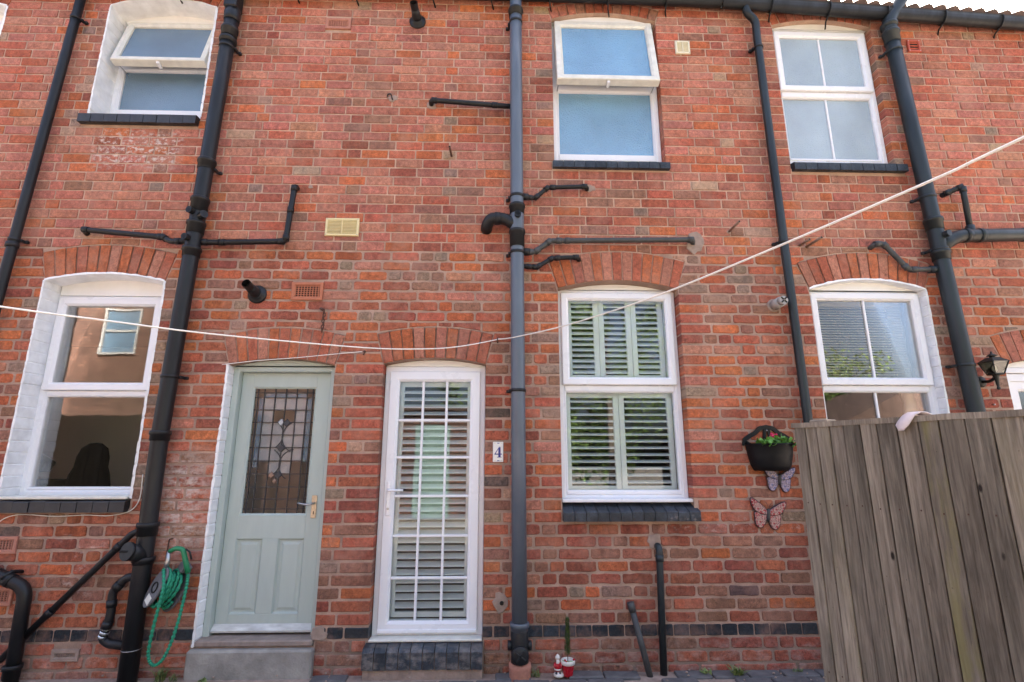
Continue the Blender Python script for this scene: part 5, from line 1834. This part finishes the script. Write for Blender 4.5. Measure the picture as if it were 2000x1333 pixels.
put('hat', MB().lathe((f[0], f[1], 0), [(.0155, .106), (.0165, .112), (.0145, .117), (.012, .122), (.004, .131), (.0, .133)], 12), M['white_glaze'], fg)

for t_ in (pt, cy, fg): t_.location.z += .022      # they stand on the pavers

# ------------------------------------------------------------------ fence on the right
FA = Vector((1.64, -1.03, 0)); FD = Vector((.447, -.894, 0)).normalized()
FN = Vector((FD.y, -FD.x, 0))               # towards the camera's side
if FN.x > 0: FN = -FN
FH = 1.585
fe = thing('wooden_fence', 'weathered grey close-board fence with a capping strip on the right', 'fence', (1.75, -1.25, 0))
Fm = Matrix(((FD.x, FN.x, 0, FA.x), (FD.y, FN.y, 0, FA.y), (0, 0, 1, 0), (0, 0, 0, 1)))
fr_ = random.Random(9)
u = 0.0
k = 0
algae = [0, .45, .5, .35, 0, .1, .1, .25, 1.0, .2, .25, .5, .1, .7, .2, .3, 0, .4]
while u < 2.0:
    wd = [.060, .062, .066, .072, .080, .074, .085, .086, .078, .094, .086, .10][k] if k < 12 else fr_.uniform(.085, .1)
    th = .013
    n = 9
    mb = MB()
    for i in range(n + 1):                   # feather-edge board, slightly wavy edge, thin lip running under its neighbour
        z = -.04 + (FH - .012 + .04) * i / n
        e0 = fr_.uniform(-.0016, .0016); e1 = fr_.uniform(-.0016, .0016)
        mb.v += [(u + .0025 + e0, .015, z), (u + .0045 + e0, .0185, z), (u + wd - .0045 + e1, .016, z), (u + wd - .0025 + e1, .012, z), (u + wd - .0025 + e1, .0, z), (u + wd + .008, -.001, z), (u + wd + .008, -.004, z), (u + .0015 + e0, -.004, z)]
    k8 = 8
    for i in range(n):
        for c_ in range(k8):
            a = i * k8 + c_; b = i * k8 + (c_ + 1) % k8
            mb.f.append((a, b, b + k8, a + k8)); mb.sm.append(False)
    mb.f.append(tuple(range(k8))[::-1]); mb.sm.append(False)
    mb.f.append(tuple(n * k8 + q for q in range(k8))); mb.sm.append(False)
    tw = fr_.uniform(-.004, .004)
    mb.xform(Fm @ Matrix.Translation((0, tw, 0)))
    cen = Fm @ Vector((u + wd / 2, 0, 0))
    ob = put('board', mb, M['wood'], fe, (cen.x, cen.y, 0))
    ob.color = (1, 1, 1, algae[k] if k < len(algae) else fr_.random())
    for zz in (.385, 1.185):
        pn = Fm @ Vector((u + wd * .5, .016 + tw, zz + fr_.uniform(-.006, .006)))
        put('nail', MB().blob(tuple(pn), .0042, .0042, .0042, 6, 4), M['rust'], ob)
    u += wd; k += 1
FL_ = u
cap = MB()
n = 14
for i in range(n + 1):
    uu = -.012 + (FL_ + .02) * i / n
    z = FH + fr_.uniform(-.002, .003)
    cap.v += [(uu, .022 + fr_.uniform(-.002, .002), z - .014), (uu, .022, z + .012), (uu, -.02, z + .014), (uu, -.02, z - .014)]
for i in range(n):
    for c_ in range(4):
        a = i * 4 + c_; b = i * 4 + (c_ + 1) % 4
        cap.f.append((a, a + 4, b + 4, b)); cap.sm.append(False)
cap.f.append((0, 1, 2, 3)); cap.sm.append(False); cap.f.append((n * 4 + 3, n * 4 + 2, n * 4 + 1, n * 4)); cap.sm.append(False)
co = put('capping', cap.xform(Fm), M['wood'], fe)
co.color = (1, 1, 1, .2)
for zz in (.35, 1.15):
    put('rail', MB().box(.0, FL_, -.05, -.003, zz, zz + .07, .004).xform(Fm), M['wood_post'], fe)
for uu in (.045, FL_ - .08):
    put('post', MB().box(uu, uu + .095, -.15, -.052, -.05, FH + .030, .006).xform(Fm), M['wood_post'], fe)
ins = thing('shoe_insole', 'pale pink insole-shaped strip drooping over the fence top', 'insole', tuple(Fm @ Vector((.62, 0, FH - .05))))
mb = MB()
prof = [(-.075, -.012, .002), (-.05, .012, .019), (0, .016, .030), (.035, .022, .031), (.055, .040, .018), (.062, .058, -.005), (.066, .072, -.026), (.067, .080, -.046)]
n = len(prof)
W_ = [.012, .022, .027, .026, .024, .026, .026, .012]
for (yy, sl2, zz), w_ in zip(prof, W_):
    for s_ in (-1, 1):
        mb.v.append((.60 - sl2 * .9 + s_ * w_, yy - .02, FH + zz)); mb.v.append((.60 - sl2 * .9 + s_ * w_, yy - .0235, FH + zz - .005))
for i in range(n - 1):
    a = i * 4; b = a + 4
    mb.f += [(a, a + 2, b + 2, b), (a + 1, b + 1, b + 3, a + 3), (a, b, b + 1, a + 1), (a + 2, a + 3, b + 3, b + 2)]; mb.sm += [True] * 4
put('insole', mb.xform(Fm), M['insole'], ins)

# ------------------------------------------------------------------ ground, paving, weeds
g_ = MB()
g_.add([(-80, -80, -.012), (80, -80, -.012), (80, 80, -.012), (-80, 80, -.012)], [(0, 1, 2, 3)])
ground = tag(put('ground', g_, M['ground']), kind='structure')
pm = MB(); pm.add([(-4.2, -4.6, .008), (3.0, -4.6, .008), (3.0, .003, .008), (-4.2, .003, .008)], [(0, 1, 2, 3)])
paving = tag(put('paving', pm, M['cement']), kind='structure')
prn = random.Random(31)
pmesh = []
for i in range(8):
    w_, h_ = .2285, .1085
    o_ = brick_outline(w_, h_, prn, .003, .008)
    m_ = MB().prism(o_, 0, .05, .006)
    m_.xform(Matrix(((1, 0, 0, 0), (0, 0, 1, 0), (0, -1, 0, .028), (0, 0, 0, 1))))
    pmesh.append(mesh_of('paver', m_, M['paver'], (0, 0, 0)))
for row in range(5):
    y = -.075 - row * .1185 - (.01 if row else 0)
    x = -3.7 + (row % 2) * .115
    while x < 2.75:
        if not (row == 0 and (-2.06 < x < -1.17 or -.92 < x < -.02)) and prn.random() > (.12 if x > .3 else .03) and not (x < -2.2 and row < 1):
            ob = bpy.data.objects.new('paver', prn.choice(pmesh)); COL.objects.link(ob); ob.parent = paving
            ob.location = Vector((x, y, prn.uniform(-.008, .004))) - WL[paving.name]
            ob.rotation_euler = (prn.uniform(-.02, .02), prn.uniform(-.02, .02), prn.uniform(-.03, .03))
        x += .2385


def weed(x, y, n, h_, label, broad=False):
    t = thing('weed', label, 'weed', (x, y, 0), 'weeds in the paving')
    mb = MB()
    r = random.Random(int(x * 999))
    for i in range(n):
        a = r.uniform(0, 6.28); l = h_ * r.uniform(.5, 1.1); lean = r.uniform(.2, .9)
        p0 = Vector((x + r.uniform(-.03, .03), y + r.uniform(-.015, .015), .012))
        dv = Vector((math.cos(a) * lean, math.sin(a) * lean, 1)).normalized()
        sd_ = Vector((-math.sin(a), math.cos(a), 0)) * (.006 if broad else .0022)
        m1 = p0 + dv * l * .55; m2 = p0 + dv * l + Vector((math.cos(a), math.sin(a), -.6)) * l * .25
        mb.add([p0 - sd_, p0 + sd_, m1 + sd_ * 1.2, m1 - sd_ * 1.2, m2], [(0, 1, 2, 3), (3, 2, 4)])
    put('blade', mb, M['grass'], t)
weed(-2.16, -.06, 60, .10, 'tuft of grass at the foot of the wall below the hose')
weed(-2.07, -.07, 24, .06, 'sparse grass sprouting next to the concrete step')
weed(-1.86, -.09, 14, .035, 'small green weed in front of the concrete step', True)
weed(.265, -.07, 30, .06, 'pale weed rooted beside the clay collar')
weed(1.40, -.08, 16, .05, 'small weed between pavers right of the upright pipe', True)
weed(1.60, -.10, 34, .085, 'leafy weed in the paving below the butterflies', True)
weed(2.02, -.07, 22, .05, 'thin grass tuft in the paving close to the fence')
db = random.Random(77)
chips = MB()
for i in range(120):
    x = db.uniform(-3.2, 2.3); y = db.uniform(-.4, -.012)
    s_ = db.uniform(.003, .011)
    chips.blob((x, y, .028 + s_ * .3), s_, s_ * db.uniform(.6, 1), s_ * .6, 6, 4)
tag(put('mortar_chips', chips, M['cement']), 'pale chips of mortar scattered over the paving', 'rubble', kind='stuff')

# ------------------------------------------------------------------ inside the left kitchen, seen through its lower pane
chn = thing('office_chair', 'black rounded chair back behind the lower pane of the left window', 'chair', (-3.33, .60, .17))
mb = MB()
prof = [(.0, .62), (.19, .63), (.215, .85), (.20, 1.10), (.16, 1.28), (.135, 1.34), (.13, 1.42), (.105, 1.49), (.05, 1.53), (.0, 1.535)]
n = 16
for r_, z in prof:
    for k in range(n):
        a = 2 * math.pi * k / n
        mb.v.append((-3.33 + r_ * math.cos(a) + .05 * (z > 1.3) * (z - 1.3), .60 + r_ * .42 * math.sin(a), z))
for i in range(len(prof) - 1):
    for k in range(n):
        a = i * n + k; b = i * n + (k + 1) % n
        mb.f.append((a, b, b + n, a + n)); mb.sm.append(True)
put('backrest', mb, M['leather'], chn)
put('seat', MB().box(-3.54, -3.12, .50, .98, .55, .64, .03), M['leather'], chn)
put('column', MB().lathe((-3.33, .74, 0), [(.20, .172), (.20, .20), (.04, .24), (.03, .56)], 12), M['leather'], chn)
cb_ = thing('loose_cable', 'thin white cable drooping under the black sill of the left window', 'cable', (-2.8, 0, 1.0))
put('cable', MB().tube(rope_pts([(-2.50, -.012, 1.30), (-2.495, -.012, 1.14), (-2.545, -.012, 1.055), (-2.68, -.012, 1.022), (-2.85, -.012, 1.026), (-3.05, -.012, 1.018), (-3.3, -.012, 1.03), (-3.42, -.014, .98), (-3.44, -.014, .88)], 5), .0035, 6), M['upvc_dirty'], cb_)
tb = thing('worktop', 'dark worktop edge with a black box behind the left window', 'worktop', (-3.35, .7, .17))
put('top', MB().box(-4.1, -3.60, .45, .75, 1.15, 1.24, .01), M['leather'], tb)
put('box', MB().box(-.12, .13, -.05, .05, 0, .09, .01).xform(Matrix.Translation((-3.70, .48, 1.36)) @ Matrix.Rotation(R(28), 4, 'Y')), M['leather'], tb)
put('support', MB().box(-4.05, -3.65, .5, .72, .172, 1.15), M['wall_dark'], tb)

# ------------------------------------------------------------------ what faces the terrace across the yard (seen in the panes), plus an added dark screen
def far_wall(name, label, cat, x0, x1, y0, y1, z1):
    t = thing(name, label, cat, ((x0 + x1) / 2, y0, 0))
    put('wall', MB().box(x0, x1, y1, y0, -.1, z1), M['far_brick'], t)
    return t
ob_ = far_wall('brick_outbuilding', 'low brick outbuilding with a mint green door across the yard', 'outbuilding', -4.6, 1.1, -9.0, -11.5, 2.55)
put('roof', MB().box(-4.75, 1.25, -11.7, -8.85, 2.56, 2.66), M['tile'], ob_)
dr = put('door', MB().box(-2.02, -1.16, -8.995, -8.95, .02, 2.22, .005), M['mint'], ob_)
for i in range(6):
    put('plank_joint', MB().box(-1.90 + i * .128, -1.895 + i * .128, -8.949, -8.946, .06, 2.18), M['hole'], dr)
oh = far_wall('opposite_house', 'two storey brick house across the yard, mirrored in the left window', 'house', -17, -5.2, -10.0, -16, 6.2)
put('roof', MB().prism([(-17.2, 6.2), (-5.0, 6.2), (-5.0, 6.45), (-17.2, 6.45)], -16.2, -9.8), M['tile'], oh)
for x in (-7.4, -10.95, -14.6):
    for z0, z1 in ((4.2, 5.5), (.9, 2.3)):
        wn = put('window', MB().frame(x, x + 1.0, z0, z1, [(0, -9.99), (0, -9.94), (.05, -9.94), (.05, -9.99)]), M['far_frame'], oh)
        wn.data.flip_normals()
        put('pane', MB().box(x + .06, x + .94, -9.995, -9.975, z0 + .06, z1 - .06), M['frost_dull'], wn)
        put('glazing_bar', MB().box(x + .06, x + .94, -9.97, -9.945, (z0 + z1) / 2 - .03, (z0 + z1) / 2 + .03), M['far_frame'], wn)
hg = thing('reflection_screen', 'added near-black board screen keeping reflections out of the lower left pane', 'fence', (-9.5, -8.7, 0))  # unseen screen, added to darken what the lower left pane mirrors
for i in range(60):
    xx = -14.6 + i * .15
    put('board', MB().box(xx + .003, xx + .147, -8.72, -8.70 + .006 * (i % 2), -.05, 2.42 + .01 * (i % 3)), M['screen_black'], hg)
put('rail', MB().box(-14.6, -5.6, -8.78, -8.725, 1.8, 1.9), M['screen_black'], hg)
pp = thing('downpipe', 'dark downpipe on the opposite house', 'drain pipe', (-11.75, -9.9, 0))
put('pipe', MB().tube([(-11.75, -9.92, -.05), (-11.75, -9.92, 6.2)], .05, 10), M['black'], pp)
og_ = thing('garden_shed', 'timber shed with a pitched brown roof across the yard', 'shed', (11.5, -10, 0))
put('wall', MB().box(9.3, 14.0, -13, -9.5, -.1, 2.3), M['timber'], og_)
put('roof', MB().prism([(9.0, 2.3), (14.3, 2.3), (11.65, 3.5)], -13.2, -9.3), M['tile'], og_)


def tree(label, x, y, h_, rw, seed, n):
    r = random.Random(seed)
    t = thing('garden_tree', label, 'tree', (x, y, 0), 'trees across the yard')
    tr = MB().tube([(x, y, -.1), (x + .05, y, h_ * .3), (x - .05, y, h_ * .55), (x, y, h_ * .8)], lambda q: .13 * (1 - .75 * q), 10)
    for i in range(7):
        a = r.uniform(0, 6.28); z = h_ * r.uniform(.25, .6)
        tr.tube([(x, y, z), (x + math.cos(a) * rw * .4, y + math.sin(a) * rw * .4, z + h_ * .12), (x + math.cos(a) * rw * .75, y + math.sin(a) * rw * .75, z + h_ * .2)], lambda q: .05 * (1 - .7 * q), 6)
    put('trunk', tr, M['bark'], t)
    cl = [(r.uniform(-1, 1) * rw * .75, r.uniform(-1, 1) * rw * .75, h_ * r.uniform(.22, .92), rw * r.uniform(.25, .48)) for _ in range(26)]
    mb = MB()
    for i in range(n):
        c_ = r.choice(cl)
        v = Vector((r.gauss(0, 1), r.gauss(0, 1), r.gauss(0, 1))).normalized() * c_[3] * r.uniform(.5, 1.05)
        p = Vector((x + c_[0], y + c_[1], c_[2])) + v
        a_ = Vector((r.uniform(-1, 1), r.uniform(-1, 1), r.uniform(-1, 1))).normalized() * r.uniform(.05, .1)
        b_ = a_.cross(Vector((r.uniform(-1, 1), r.uniform(-1, 1), r.uniform(-1, 1)))).normalized() * r.uniform(.03, .06)
        mb.add([p - a_, p + b_, p + a_, p - b_], [(0, 1, 2, 3)])
    tag(put('crown', mb, M['tree_leaf'], t), kind='stuff')
tree('broad green tree behind the mint-doored outbuilding', -.4, -13.5, 6.2, 2.2, 4, 6000)
tree('bushy green tree mirrored in the shuttered window', 3.3, -11.0, 6.6, 2.3, 5, 8000)
tree('rounded green tree beside the timber shed', 7.0, -12.0, 5.4, 1.9, 6, 5000)

tree('spreading green tree behind the timber shed', 12.6, -15.0, 5.6, 2.0, 8, 5000)

# every top-level prop label is set above; pieces of joined look-alikes need none
